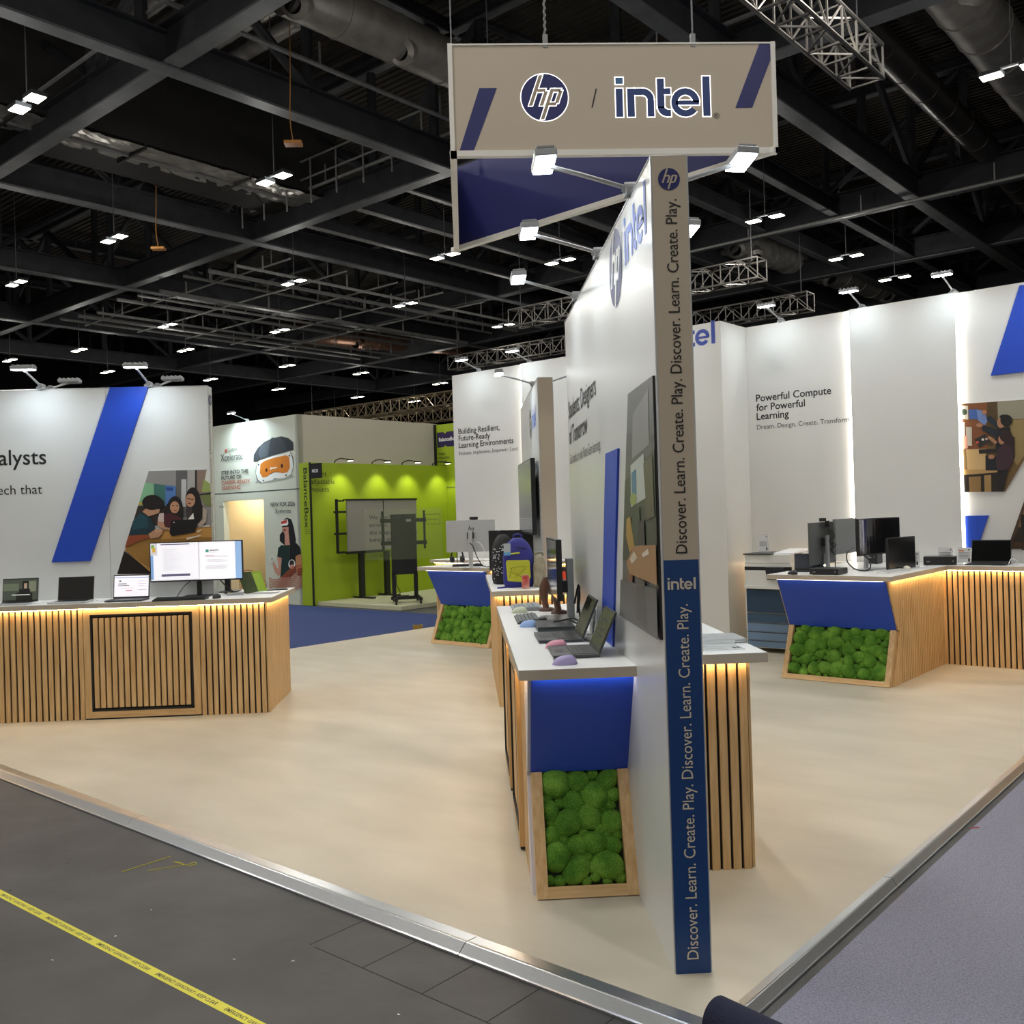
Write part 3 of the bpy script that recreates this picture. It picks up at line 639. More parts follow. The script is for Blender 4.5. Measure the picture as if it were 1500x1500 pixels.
# panels on the right-hand run of the back wall (flat boards)
RW = uv(10.06, 10.40)
t = thing('photo_panel', 'photo board of two people pinning pictures in a workroom', 'poster', RW, GR)
def rw(px, py):
    y = py-592; s = .1*max(0, 1-y/150)
    return (A(2.863-(px-1406.5-.02*y)*.0063), -.012, 2.584-.0071*(y+s*(px-1406.5)))
def rwz(px, py): return rw(1400+px/5.56, 580+py/5.56)
mb = MB(); pts = [rw(1406.5, 592), rw(1530, 577), rw(1530, 622), rw(1472, 718.5), rw(1408.5, 719)]
mb.prism([(p[0], 0, p[2]) for p in pts], (0, -.012, 0), mat('#D8D8D6', .4)); mb.build('board', t)
mb = MB(); SK = '#A8775A'
art(mb, [('#6B5330', [(36, 66), (720, 10), (720, 230), (400, 772), (45, 772)]), ('#7A4A2C', [(36, 75), (262, 50), (262, 420), (42, 430)]), ('#4E3C22', [(262, 50), (345, 45), (345, 280), (300, 400), (262, 400)]), ('#8E8A76', [(345, 45), (720, 12), (720, 170), (350, 190)]), ('#8C7A4E', [(440, 190), (720, 175), (720, 230), (500, 560), (440, 480)]),
         ('#C9C4B4', [(40, 80), (105, 80), (105, 190), (40, 185)]), ('#3A4A3A', oval(72, 130, 25, 25)), ('#3E5F9E', [(110, 110), (190, 105), (200, 190), (115, 185)]), ('#6D84B8', [(175, 110), (240, 120), (265, 200), (240, 235), (190, 200)]), ('#D8CBB8', [(40, 210), (75, 210), (75, 320), (42, 320)]), ('#B9B2A4', [(85, 250), (135, 250), (135, 400), (85, 400)]), ('#D79C86', [(45, 320), (95, 320), (100, 420), (45, 430)]),
         ('#2B2A2A', [(155, 350), (240, 305), (295, 355), (195, 415)]), ('#C5534A', oval(180, 372, 12, 10)), ('#D9D2C8', oval(225, 350, 11, 10)), ('#C9A08E', oval(255, 345, 10, 10)), ('#C7A673', [(85, 430), (250, 425), (250, 600), (95, 600)]), ('#B08E58', [(50, 590), (340, 590), (340, 640), (50, 640)]), ('#241D18', [(50, 635), (350, 615), (350, 772), (50, 772)]), ('#8A6B42', [(105, 650), (205, 645), (205, 772), (110, 772)]), ('#9A7A4C', [(232, 640), (290, 635), (290, 772), (235, 772)]),
         ('#1B1D26', [(245, 480), (350, 490), (350, 600), (245, 600)]), ('#241F20', [(190, 430), (345, 425), (345, 455), (195, 465)]), ('#17191F', [(345, 260), (445, 250), (460, 420), (330, 430), (330, 330)]), ('#1C2A38', [(260, 170), (290, 160), (360, 230), (350, 260), (260, 190)]), ('#1A222C', [(215, 250), (240, 235), (360, 275), (345, 330), (225, 280)]), (SK, oval(240, 130, 20, 18)), (SK, oval(200, 235, 28, 16)), (SK, oval(375, 215, 32, 42)), ('#14110F', oval(418, 195, 48, 48)), ('#14110F', oval(405, 165, 42, 18)),
         ('#2A1B1D', [(400, 300), (480, 330), (480, 500), (430, 560), (400, 440)]), (SK, oval(378, 350, 26, 40)), ('#2A1A18', oval(412, 320, 50, 50)), ('#3A2530', [(345, 430), (400, 380), (460, 420), (470, 520), (385, 700), (345, 620), (330, 520)]), ('#171216', [(345, 600), (430, 590), (385, 772), (345, 772)]), (SK, oval(295, 490, 26, 18)), (SK, [(270, 320), (300, 330), (345, 370), (330, 390), (270, 340)])], rwz, lift=.0005, base=.0005)
mb.build('print', t)
t = thing('photo_panel', 'dark workroom photo strip slanting up behind the black laptop', 'poster', RW, GR)
mb = MB(); pts = [rw(1474, 800), rw(1506, 712), rw(1560, 712), rw(1560, 800)]; mb.prism([(p[0], 0, p[2]) for p in pts], (0, -.012, 0), mat('#3A2A20', .4)); mb.build('board', t)
mb = MB(); art(mb, [('#4A3626', [(1476, 799), (1505, 716), (1558, 716), (1558, 799)]), ('#2A211C', [(1482, 790), (1497, 752), (1500, 752), (1500, 790)]), ('#7A5A38', [(1490, 770), (1500, 742), (1503, 744), (1503, 770)])], rw, lift=.0005, base=.0005); mb.build('print', t)
def blueboard(pts, label):
    mb = MB(); mb.prism([(rw(*p)[0], 0, rw(*p)[2]) for p in pts], (0, -.02, 0), BLUE); tag(mb.build('blue_stripe_panel', loc=RW, rz=GR), label, 'panel')
mb = MB(); mb.prism([(A(2.565), 0, 2.84), (A(2.395), 0, 3.34), (A(2.28), 0, 3.69), (A(1.6), 0, 3.69), (A(1.9), 0, 2.84)], (0, -.02, 0), BLUE)
tag(mb.build('blue_stripe_panel', loc=RW, rz=GR), 'big blue slanted panel at the top of the tall white wall', 'panel')
mb = MB(); mb.prism([(A(2.866), 0, 1.442), (A(2.625), 0, 1.442), (A(2.74), 0, 1.112), (A(2.866), 0, 1.112)], (0, -.02, 0), BLUE)
tag(mb.build('blue_stripe_panel', loc=RW, rz=GR), 'small blue board above an acrylic card on the slatted wall counter', 'panel')

# ------------------------------------------------------------------ hanging triangular sign
SG = thing('hanging_sign', 'triangular hanging sign box above the slogan post', 'sign', (-.02, 5.86, 3.80))
SW, SD, SH = 2.03, 2.13, .69
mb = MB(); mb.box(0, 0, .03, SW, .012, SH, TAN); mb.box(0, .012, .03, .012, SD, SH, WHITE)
mb.build('face_panel', SG)
hyp = math.atan2(SD, -SW); hl = math.hypot(SW, SD); TH = Matrix.Translation((SW, 0, 0)) @ Matrix.Rotation(hyp, 4, 'Z')
mb = MB(); mb.box(.04, 0, .03, hl-.03, .012, SH, NAVY, TH)
tag(mb.build('inner_panel', SG), 'navy blue inside of the sign', None)
mb = MB(); LF = mat('#E2E0DA', .4, name='white_frame')
mb.box(-.004, -.012, 0, SW+.004, .03, .035, LF); mb.box(-.008, -.012, 0, .035, SD, .035, LF); mb.box(0, -.005, -.002, hl, .045, .033, LF, TH)
for (x, y) in ((0, 0), (SW-.02, 0), (0, SD-.03)): mb.box(x-.004, y-.012, 0, x+.024, y+.012, SH+.004, LF)
mb.box(-.004, -.006, SH-.006, SW, .012, SH+.004, LF)
mb.build('frame', SG)
mb = MB(); f0 = -.0005
def stripe(pts, m_): mb.mark(); mb.poly([(x+.02, f0-.001, z-3.80) for x, z in pts], m_)
stripe([(.031, 3.836), (.119, 3.836), (.273, 4.222), (.164, 4.222)], NAVY); stripe([(1.754, 4.085), (1.861, 4.085), (2.028, 4.484), (1.918, 4.484)], NAVY)
stripe([(.853, 4.095), (.862, 4.095), (.892, 4.213), (.883, 4.213)], INK)
mb.build_each('stripe', SG)
HALO = glow('#FFFFFF', 1.3, 'backlit_edge')
mb = MB(); hp_mark(mb, (.565+.02, f0, 4.161-3.80), (1, 0, 0), (0, 0, 1), .145, NAVY, mat('#A89A86', .5, name='logo_grey'), halo=HALO); mb.build_each('logo', SG)
mb = MB()
intel_word(mb, (1.007+.02, f0, 4.036-3.80), (1, 0, 0), (0, 0, 1), .59, HALO, HALO, lift=.001, off=4.2)
intel_word(mb, (1.007+.02, f0, 4.036-3.80), (1, 0, 0), (0, 0, 1), .59, mat('#1D3B7A', .45, name='sign_blue'), mat('#3A6FA0', .45, name='sign_light_blue'), lift=.002)
write(mb, '\u00ae', (1.615+.02, f0, 4.02-3.80), (1, 0, 0), (0, 0, 1), INK, size=.05)
mb.build_each('logo', SG)
for (x, y) in ((.60, .006), (1.52, .006), (.02, 1.9)):
    mb = MB(); mb.cyl((x, y, SH), (x, y, SH+5.6), .006, STEEL, n=5); mb.box(x-.015, y-.01, SH-.02, x+.015, y+.012, SH+.06, GREYP); mb.build('hanging_cable', SG)
mb = MB()
for i in range(14): mb.ball((0, 0, 0), (.006, .006, .014), GREYP, 6, 4, Matrix.Translation((.0, .0, 0)) @ Matrix.Translation((.60+.004*(-1)**i, .006, SH+.05+.022*i)))
mb.build('chain', SG)

# ------------------------------------------------------------------ counters
ZT0, ZT = .925, .967
EDGET = mat('#B9AE9E', .5, name='worktop_edge_tan')  # tan sides and underside of every worktop
def slab(mb, poly, z0=ZT0, z1=ZT):
    n = len(poly)
    mb.add([(x, y, z0) for x, y in poly]+[(x, y, z1) for x, y in poly], [tuple(range(n-1, -1, -1))]+[(i, (i+1) % n, n+(i+1) % n, n+i) for i in range(n)], EDGET)
    mb.add([(x, y, z1+.0004) for x, y in poly], [tuple(range(n))], TOPW)
def slats(mb, p0, p1, z0, z1, pitch=.05, w=.035, plain=0):
    """slatted oak face from p0 to p1; the visible side is on the right hand of p0 -> p1"""
    p0 = Vector((*p0, 0)); p1 = Vector((*p1, 0)); d = p1-p0; L = d.length; d.normalize(); n = Vector((d.y, -d.x, 0))
    M_ = Matrix(((d.x, n.x, 0, p0.x), (d.y, n.y, 0, p0.y), (0, 0, 1, 0), (0, 0, 0, 1)))
    mb.box(0, -.02, z0, L, .0, z1, BACK, M_)
    k = max(1, round(L/pitch)); st = L/k
    for i in range(k): mb.box(i*st+(st-w)/2, 0, z0, i*st+(st+w)/2, .014, z1, OAK, M_)
def led(t, p0, p1, z=ZT0-.003, w=.012, m_=None):
    p0 = Vector((*p0, z)); p1 = Vector((*p1, z)); d = (p1-p0); L = d.length; d.normalize(); n = Vector((d.y, -d.x, 0))
    mb = MB(); M_ = Matrix(((d.x, n.x, 0, p0.x), (d.y, n.y, 0, p0.y), (0, 0, 1, z), (0, 0, 0, 1)))
    mb.box(0, .026, -.001, L, .026+w, .0025, m_ or LEDW, M_); mb.build('led_strip', t)
def moss_end(t, x0, x1, y0, cheek, big=.06, seed=1, cheek_to=.24, strip=None):
    rs = random.Random(seed); zm = .472; yt, ym, yb = y0-.04, y0+.20, y0
    mb = MB(); mb.prism([(x0, yt, ZT0), (x1, yt, ZT0), (x1, ym, zm), (x0, ym, zm)], (0, .015, .008), BLUE); mb.build('blue_panel', t)
    L = math.hypot(ym-yb, zm); a, b = (ym-yb)/L, zm/L; w = x1-x0
    T = Matrix(((1, 0, 0, x0), (0, a, -b, yb), (0, b, a, 0), (0, 0, 0, 1)))
    fw_ = .047; mb = MB()
    mb.box(0, 0, -.05, fw_, L, .012, OAK, T); mb.box(w-fw_, 0, -.05, w, L, .012, OAK, T); mb.box(fw_, 0, -.05, w-fw_, fw_, .012, OAKH, T); mb.build('moss_frame', t)
    mb = MB(); mb.box(fw_, fw_, -.05, w-fw_, L, -.03, mat('#16240F', .9, name='moss_bed'), T); pl = []
    for i in range(5000):
        r = big*(1-.6*min(1, i/900))*rs.uniform(.8, 1.1); x = rs.uniform(fw_+.75*r, w-fw_-.75*r); y = rs.uniform(fw_+.5*r, L-.35*r)
        if all((x-q[0])**2+(y-q[1])**2 > (.78*(r+q[2]))**2 for q in pl): pl.append((x, y, r))
    for x, y, r in pl:
        ex = rs.uniform(.95, 1.2); ang = rs.uniform(0, PI)
        Tm = T @ Matrix.Translation((x, y, -.028)) @ Matrix.Rotation(ang, 4, 'Z')
        mb.ball((0, 0, 0), (r*ex*1.08, r*1.1/ex, r*.86), MOSS, 18, 12, Tm, jit=.03)
    mb.build('moss_panel', t, smooth=80)
    cw_ = .026
    for x in (x0-.014, x1-.012):
        mb = MB(); mb.prism([(x, yt+.016, ZT0), (x, ym+.012, zm+.004), (x, y0+cheek_to, zm+.004), (x, y0+cheek_to, ZT0)], (cw_, 0, 0), cheek)
        mb.prism([(x, ym+.05, zm), (x, yb+.05, 0), (x, y0+cheek_to, 0), (x, y0+cheek_to, zm)], (cw_, 0, 0), cheek)
        mb.build('side_cheek', t)
    led(t, (x0+.01, y0-.026), (x1-.01, y0-.026), m_=strip or LEDB)
def cup_door(t, p0, p1, z0, z1, out=.02):
    """framed slatted cupboard door standing proud of a slatted face"""
    p0 = Vector((*p0, 0)); p1 = Vector((*p1, 0)); d = p1-p0; L = d.length; d.normalize(); n = Vector((d.y, -d.x, 0))
    M_ = Matrix(((d.x, n.x, 0, p0.x), (d.y, n.y, 0, p0.y), (0, 0, 1, 0), (0, 0, 0, 1)))
    mb = MB(); e = .055
    for q in ((0, z0, e, z1), (L-e, z0, L, z1)): mb.box(q[0], .0, q[1], q[2], .014+out, q[3], OAK, M_)
    mb.box(e, 0, z0, L-e, .014+out, z0+e, OAKH, M_); mb.box(e, 0, z1-.035, L-e, .014+out, z1, OAKH, M_)
    mb.box(0, 0, z0-.012, L, .010+out, z0, BACK, M_)
    mb.build('door_frame', t)
    mb = MB(); i0 = e; i1 = L-e; j0 = z0+e; j1 = z1-.035
    for q in ((i0, j0, i0+.016, j1), (i1-.016, j0, i1, j1), (i0, j0, i1, j0+.016), (i0, j1-.016, i1, j1)): mb.box(q[0], .0, q[1], q[2], .016+out, q[3], BLACK, M_)
    mb.box(i0, 0, j0, i1, .006, j1, BACK, M_); k = round((i1-i0-.04)/.05); st = (i1-i0-.04)/k
    for i in range(k): mb.box(i0+.02+i*st+.006, .006, j0+.03, i0+.02+i*st+st-.008, .026, j1-.03, OAK, M_)
    mb.build('door', t)

# counter wrapped round the slogan partition
CA = thing('display_counter', 'narrow oak-slatted counter wrapped round the slogan partition', 'counter', (.25, 3.95, 0))
ox, oy = .25, 3.95
mb = MB(); slab(mb, [(x-ox, y-oy) for x, y in ((.196, 3.85), (.675, 3.85), (.675, 6.11), (.80, 6.11), (.80, 4.08), (1.29, 4.08), (1.29, 6.58), (.196, 6.58))]); mb.build('worktop', CA)
moss_end(CA, 0, .425, 0, mat('#C9C7D2', .45, name='pale_lilac_laminate'), big=.062, seed=5, strip=glow('#F4F2FF', 15.0, 'cool_led'))
mb = MB(); slats(mb, (0, 2.55), (0, .24), 0, ZT0); mb.build('slat_panel', CA)
mb = MB(); slats(mb, (.55, .235), (.977, .235), 0, ZT0); mb.build('slat_panel', CA)
mb = MB(); slats(mb, (.977, .235), (.977, 2.55), 0, ZT0); slats(mb, (.977, 2.55), (0, 2.55), 0, ZT0); mb.build('slat_panel', CA)
mb = MB(); mb.box(.405, .24, 0, .424, 2.1, ZT0, BACK); mb.build('back_board', CA)
led(CA, (0, 2.5), (0, .06)); led(CA, (.55, .235), (.977, .235)); led(CA, (.977, .235), (.977, 2.5))
cup_door(CA, (-.004, 1.25), (-.004, .58), .02, .88); cup_door(CA, (-.004, 2.25), (-.004, 1.55), .02, .88)
# second wrapped counter
CB = thing('display_counter', 'oak-slatted counter holding the backpacks and red can', 'counter', (.25, 7.95, 0)); ox, oy = .25, 7.95
mb = MB(); slab(mb, [(x-ox, y-oy) for x, y in ((.196, 7.85), (1.30, 7.85), (1.30, 10.1), (.818, 10.1), (.818, 8.55), (.684, 8.55), (.684, 10.1), (.196, 10.1))]); mb.build('worktop', CB)
mb = MB(); slats(mb, (0, 0), (1.0, 0), 0, ZT0); mb.build('slat_panel', CB)
mb = MB(); slats(mb, (0, 2.1), (0, 0), 0, ZT0); slats(mb, (1.0, 0), (1.0, 2.1), 0, ZT0); slats(mb, (1.0, 2.1), (.60, 2.1), 0, ZT0); slats(mb, (.40, 2.1), (0, 2.1), 0, ZT0); mb.build('slat_panel', CB)
mb = MB(); mb.box(-.014, -.016, 0, .02, .02, ZT0, OAK); mb.build('corner_post', CB)
led(CB, (0, 0), (1.0, 0)); led(CB, (0, 2.05), (0, .0))
# long counter in front of the lettered partition
CC = thing('display_counter', 'long oak-slatted counter with a framed cupboard door and three laptops', 'counter', (-1.70, 8.10, 0)); ox, oy = -1.70, 8.10
mb = MB(); slab(mb, [(x-ox, y-oy) for x, y in ((-5.6, 8.03), (-1.63, 8.03), (-1.63, 9.14), (-2.12, 9.14), (-2.12, 8.715), (-2.25, 8.715), (-2.25, 8.585), (-5.6, 8.585))]); mb.build('worktop', CC)
mb = MB(); slats(mb, (-3.9, 0), (-1.49, 0), 0, ZT0); mb.build('slat_panel', CC)
mb = MB(); slats(mb, (-.545, 0), (0, 0), 0, ZT0); mb.build('slat_panel', CC)
mb = MB(); slats(mb, (0, 0), (0, .98), 0, ZT0, w=.044); slats(mb, (0, .98), (-.42, .98), 0, ZT0); mb.build('slat_panel', CC)
mb = MB(); mb.box(-1.52, -.0, .90, -.53, .014, ZT0, OAKH); mb.build('door_rail', CC)
cup_door(CC, (-1.49, 0), (-.545, 0), .012, .905, out=.006)
led(CC, (-3.9, 0), (0, 0)); led(CC, (0, 0), (0, .98))
# corner counter with the moss front, right-hand island, joined to the wall counter
U3, V3 = 3.93, 8.35
CD = thing('display_counter', 'corner counter with blue and moss front carrying the monitors', 'counter', uv(U3, V3), GR)
mb = MB(); slab(mb, [(-.08, -.09), (1.06, -.09), (1.06, 1.46), (4.4, 1.46), (4.4, 2.04), (1.058, 2.04), (1.058, 1.99), (-.04, 1.99), (-.04, 2.04), (-.08, 2.04)]); mb.build('worktop', CD)
moss_end(CD, 0, .99, 0, OAK, big=.068, seed=9)
mb = MB(); slats(mb, (.99, .24), (.99, 1.53), 0, ZT0, w=.037); mb.build('slat_panel', CD)
mb = MB(); slats(mb, (.99, 1.53), (4.4, 1.53), 0, ZT0); mb.build('slat_panel', CD)
mb = MB(); slats(mb, (0, 1.98), (0, .24), 0, ZT0); mb.build('slat_panel', CD)
led(CD, (.99, .06), (.99, 1.53)); led(CD, (.99, 1.53), (4.4, 1.53))
# shallow slatted ledge behind the printer
CE = thing('wall_ledge', 'shallow slatted oak ledge behind the big printer', 'ledge', uv(5.21, 10.34), GR)
mb = MB(); mb.box(0, -.03, ZT0, 1.20, .055, ZT, TOPW); mb.build('worktop', CE)
mb = MB(); slats(mb, (.012, .025), (1.20, .025), 0, ZT0, w=.034); mb.build('slat_panel', CE)
led(CE, (.02, .0), (1.2, .0), w=.008)
# second moss island by the building wall
U1, V1 = 8.69, 8.46
CF = thing('display_counter', 'moss-fronted counter under the silver backed monitor', 'counter', uv(U1, V1), GR)
mb = MB(); slab(mb, [(-.12, -.09), (1.05, -.09), (1.05, 1.88), (-.06, 1.88), (-.06, 1.40), (-.12, 1.40)]); mb.build('worktop', CF)
moss_end(CF, 0, .99, 0, OAK, big=.068, seed=21)
mb = MB(); slats(mb, (.99, .24), (.99, 1.88), 0, ZT0); slats(mb, (0, 1.88), (0, .24), 0, ZT0); mb.build('slat_panel', CF)
led(CF, (.99, .06), (.99, 1.8))
CG = thing('wall_counter', 'low slatted wall counter reaching the end of the building wall', 'counter', uv(10.0, 9.88), GR)
mb = MB(); slab(mb, [(-.06, -.06), (1.15, -.06), (1.15, .50), (-.06, .50)]); mb.build('worktop', CG)
mb = MB(); slats(mb, (0, 0), (1.15, 0), 0, ZT0); slats(mb, (0, .46), (0, 0), 0, ZT0); mb.build('slat_panel', CG); led(CG, (0, 0), (1.15, 0))

# ------------------------------------------------------------------ floodlights
for y, lab in ((3.67, 'bright arm floodlight out front of the slogan post'), (4.57, 'second arm floodlight back along the slogan partition'), (5.47, 'third arm floodlight back along the slogan partition')):
    floodlight((.69, y, 2.82), (.345, y, 2.945), (.50, y-.02, 0), lab, power=FLOOD_W*.45)
for y, lab in ((3.67, 'arm floodlight glaring under the pointed corner of the hanging sign'), (4.57, 'arm floodlight peeping past the slogan post beside the ceiling duct'), (5.47, 'arm floodlight hidden behind the slogan post')):
    floodlight((.785, y, 2.82), (1.115, y, 2.945), (.96, y-.02, 0), lab)
for y, lab in ((9.15, 'arm floodlight over the wall screen, pointing across the building wall'),): floodlight((.70, y, 2.82), (.36, y, 2.945), (.5, y, 0), lab)
floodlight((.80, 9.15, 2.82), (1.13, 9.15, 2.945), (1.0, 9.15, 0), 'arm floodlight reaching from the screen partition toward the slogan partition')
for x, on, lab in ((-3.69, True, 'arm floodlight leaning forward over the lettering alysts'), (-2.76, True, 'bright arm floodlight over the long blue stripe')):
    floodlight((x, 8.60, 2.82), (x, 8.25, 2.945), (x, 8.42, 0), lab, on, power=FLOOD_W*.72)
for x, lab in ((-3.66, 'unlit arm floodlight leaning away behind the wall lettered alysts'), (-2.72, 'unlit arm floodlight leaning away beside the long blue stripe')):
    floodlight((x, 8.70, 2.82), (x+.03, 9.05, 2.945), (x, 8.9, .9), lab, False)
for u, lab in ((4.78, 'arm floodlight above the words Powerful Compute'), (3.84, 'arm floodlight at the seam of the blank middle wall panel'), (2.90, 'arm floodlight beside the big blue wall panel')):
    floodlight(uv(u, 10.42, 3.72), uv(u, 10.05, 3.85), uv(u, 10.22, 0), lab, power=FLOOD_W*.5)
for u, lab in ((9.52, 'arm floodlight above the words Building Resilient'), (8.55, 'arm floodlight at the glowing seam of the building wall'), (7.5, 'arm floodlight over the plain end of the building wall')):
    floodlight(uv(u, 10.42, 3.72), uv(u, 10.05, 3.85), uv(u, 10.22, 0), lab, power=FLOOD_W*.5)
for u, lab in ((1.9, 'arm floodlight further along the tall wall'),): floodlight(uv(u, 10.42, 3.72), uv(u, 10.05, 3.85), uv(u, 10.22, 0), lab)
floodlight(uv(6.0, 9.80, 3.72), uv(6.0, 9.45, 3.85), uv(6.0, 9.65, 0), 'arm floodlight of the store-room tower', power=FLOOD_W*.4)

# ------------------------------------------------------------------ neighbouring stands beyond the blue aisle
C0 = (-3.17, 18.55)
SAGE = mat('#C2C8BA', .5, noise=.02, nscale=1, name='pale_sage_wall'); CREAM = mat('#D6C9A8', .6, noise=.02, nscale=1, name='cream_inner_wall')
RED = mat('#A8553A', .5, name='rust_print')
st = thing('exhibition_booth', 'pale green booth with a headset picture and an open doorway', 'booth', (*C0, 0), GR)
mb = MB(); mb.box(-6, 0, -.03, -2.63, .12, 3.65, SAGE); mb.box(-1.19, 0, -.03, 0, .12, 3.65, SAGE); mb.box(-2.63, 0, 2.05, -1.19, .12, 3.65, SAGE); mb.build('front_wall', st)
mb = MB(); mb.box(-6, -.003, 2.205, 0, .001, 2.222, DGREY); mb.build('joint_strip', st)
mb = MB(); mb.box(-3.2, .12, -.03, -2.7, 2.2, 2.3, CREAM); mb.box(-1.12, .12, -.03, -1.0, 2.2, 2.3, CREAM); mb.box(-3.2, 2.2, -.03, -1.0, 2.3, 2.3, CREAM); mb.box(-2.05, 1.2, -.03, -1.0, 1.28, 2.3, mat('#CDC3B0', .5, name='inner_panel')); mb.box(-3.2, .12, 2.3, -1.0, 2.3, 2.34, CREAM)
mb.build('inner_room', st)
def cl(px, py):     # artwork grid: photo-print units on the booth front
    x = (px-(438+(py-716)*.0125))*.0225
    return (x, -.002, 2.211-(py-716+.067*(438-px)*1.0 if py > 716 else py-716+(.067+(716-py)*.00063)*(438-px))*.0133)
def big(px, py): return cl(310+px/11.54, 600+py/11.54)
def low(px, py): return cl(310+px/8.82, 710+py/8.82)
mb = MB(); cap_ = [(710, 730), (715, 610), (790, 500), (900, 425), (1020, 395), (1045, 370), (1070, 390), (1200, 395), (1310, 450), (1390, 540), (1390, 665), (1250, 680), (1050, 690), (850, 715)]
head_ = [(795, 735), (1000, 690), (1330, 680), (1370, 800), (1385, 960), (1340, 1080), (1230, 1120), (1120, 1110), (1080, 1095), (1030, 1120), (850, 1145), (780, 1080), (745, 960), (760, 820)]
art(mb, [('#9AA096', oval(1060, 1110, 330, 45)), ('#3E454A', [(780, 740), (1340, 690), (1385, 800), (1390, 960), (1345, 1090), (1080, 1110), (840, 1150), (760, 1080), (738, 940), (750, 830)]), ('#D9DCD6', head_), ('#C97A2E', [(830, 800), (900, 760), (1100, 735), (1270, 735), (1320, 780), (1330, 960), (1290, 1030), (1200, 1035), (1130, 1000), (1060, 985), (990, 1010), (930, 1055), (860, 1050), (815, 960)]),
         ('#7A3E18', [(945, 1045), (1000, 1000), (1070, 980), (1150, 1000), (1190, 1025), (1150, 1010), (1070, 993), (1005, 1012)]), ('#3A2A22', oval(932, 930, 18, 32)), ('#3A2A22', oval(1197, 905, 20, 34)), ('#E8D8C0', oval(1060, 915, 60, 14)), ('#E8D8C0', oval(1010, 915, 14, 24)), ('#2A2C2E', oval(797, 805, 12, 14)), ('#2A2C2E', oval(1327, 755, 12, 14)), ('#2A2C2E', oval(877, 1105, 12, 14)), ('#2A2C2E', oval(1265, 1075, 12, 14)),
         ('#3C4247', cap_), ('#535A60', [(840, 480), (960, 420), (1010, 420), (960, 690), (840, 705), (800, 620)]), ('#2E3338', [(1180, 400), (1310, 455), (1385, 545), (1385, 660), (1300, 670), (1250, 520)]),
         ('#B0543C', oval(205, 412, 22, 34))], big)
mb.build('print', st); mb = MB(); sk = '#C08E7C'
art(mb, [('#1E2126', [(905, 500), (920, 430), (965, 405), (1020, 430), (1050, 540), (1075, 700), (1060, 780), (950, 780), (870, 700), (870, 620), (905, 580)]), (sk, [(905, 510), (985, 520), (985, 600), (950, 640), (925, 600), (908, 560)]), (sk, [(935, 620), (985, 600), (1000, 760), (935, 760)]), ('#1B1F24', [(900, 500), (985, 505), (985, 525), (905, 525)]), ('#E6E6E2', [(885, 440), (975, 425), (985, 480), (970, 505), (895, 505)]), ('#B5443C', [(890, 445), (965, 432), (970, 470), (895, 485)]), ('#7A3432', oval(937, 562, 14, 16)),
         ('#1E3432', [(835, 905), (850, 790), (890, 755), (980, 765), (1075, 735), (1120, 790), (1140, 880), (1070, 910), (1060, 1000), (1075, 1110), (1000, 1170), (870, 1175), (885, 1050), (895, 920)]), ('#1A1E22', [(1000, 770), (1075, 735), (1125, 800), (1140, 885), (1070, 905), (1060, 1110), (1000, 1165)]), (sk, [(835, 910), (890, 920), (880, 1050), (880, 1110), (850, 1160), (800, 1100), (775, 1000), (790, 975), (830, 1050), (850, 1060)]), ('#B07E58', [(1070, 910), (1140, 885), (1150, 1060), (1140, 1170), (1090, 1150), (1075, 1080)]), ('#5A3A2C', [(1100, 1080), (1148, 1060), (1140, 1170), (1085, 1150)]),
         ('#E4E4E0', oval(768, 930, 30, 42)), ('#AEB4A8', oval(768, 930, 22, 32)), ('#E4E4E0', oval(1022, 1010, 42, 60)), ('#2A2C30', oval(1022, 1000, 30, 42)), (sk, oval(1025, 1045, 28, 30)), ('#3E423E', [(1000, 770), (1008, 770), (1000, 960), (994, 960)])], low)
# rust contour lines along the foot of the booth front
def ribbon(pts, w, m_):
    for (a, b2) in zip(pts[:-1], pts[1:]):
        p = [low(a[0], a[1]-w), low(b2[0], b2[1]-w), low(b2[0], b2[1]+w), low(a[0], a[1]+w)]
        mb.poly([(x, y-.0005-.012, z) for x, y, z in p], m_)
mb.build('print', st); mb = MB()
for k in range(14):
    ribbon([(725+60*i, 1175+22*k+40*math.sin(.9*i+.10*k)-3.2*i*i*(1+.02*k)) for i in range(8)], 5, RED)
mb.build('print', st); mb = MB()
for k in range(11): ribbon([(315+55*i, 1085+26*k+9*(i-2.2)**2-22) for i in range(8)], 5, RED)
def cw(t, px, py, px2, m_, cap=None, off=0.0, f=big):
    a, b2 = Vector(f(px, py)), Vector(f(px2, py)); write(mb, t, (a.x, -.014, a.z), (1, 0, 0), (0, 0, 1), m_, width=b2.x-a.x, cap=cap, off=off)
DK = mat('#3E4242', .5, name='dark_grey_print')
mb.build('print', st); mb = MB()
cw('CLASSVR', 240, 440, 425, DK, .065); cw('Xcelerate', 105, 600, 520, DK, .16); cw('STEP INTO THE', 112, 865, 615, INK, .078, .02); cw('FUTURE OF', 115, 965, 492, INK, .078, .02); cw('CAREER-READY', 118, 1065, 645, RED, .078, .015); cw('LEARNING', 118, 1165, 470, RED, .078, .015)
cw('NEW FOR 2026', 765, 240, 1075, INK, .085, .01, low); cw('Xcelerate', 820, 335, 1025, DK, .095, 0, low); cw('NK30', 48, 175, 122, INK, .045, 0, low)
mb.build_each('lettering', st)
mb = MB(); mb.cbox((-1.75, 1.19, 1.32), (.16, .02, .34), PAPER); mb.cbox((-1.75, 1.18, .98), (.18, .03, .14), mat('#8FB6DC', .4, name='pale_blue_plastic')); mb.build('dispenser', st)
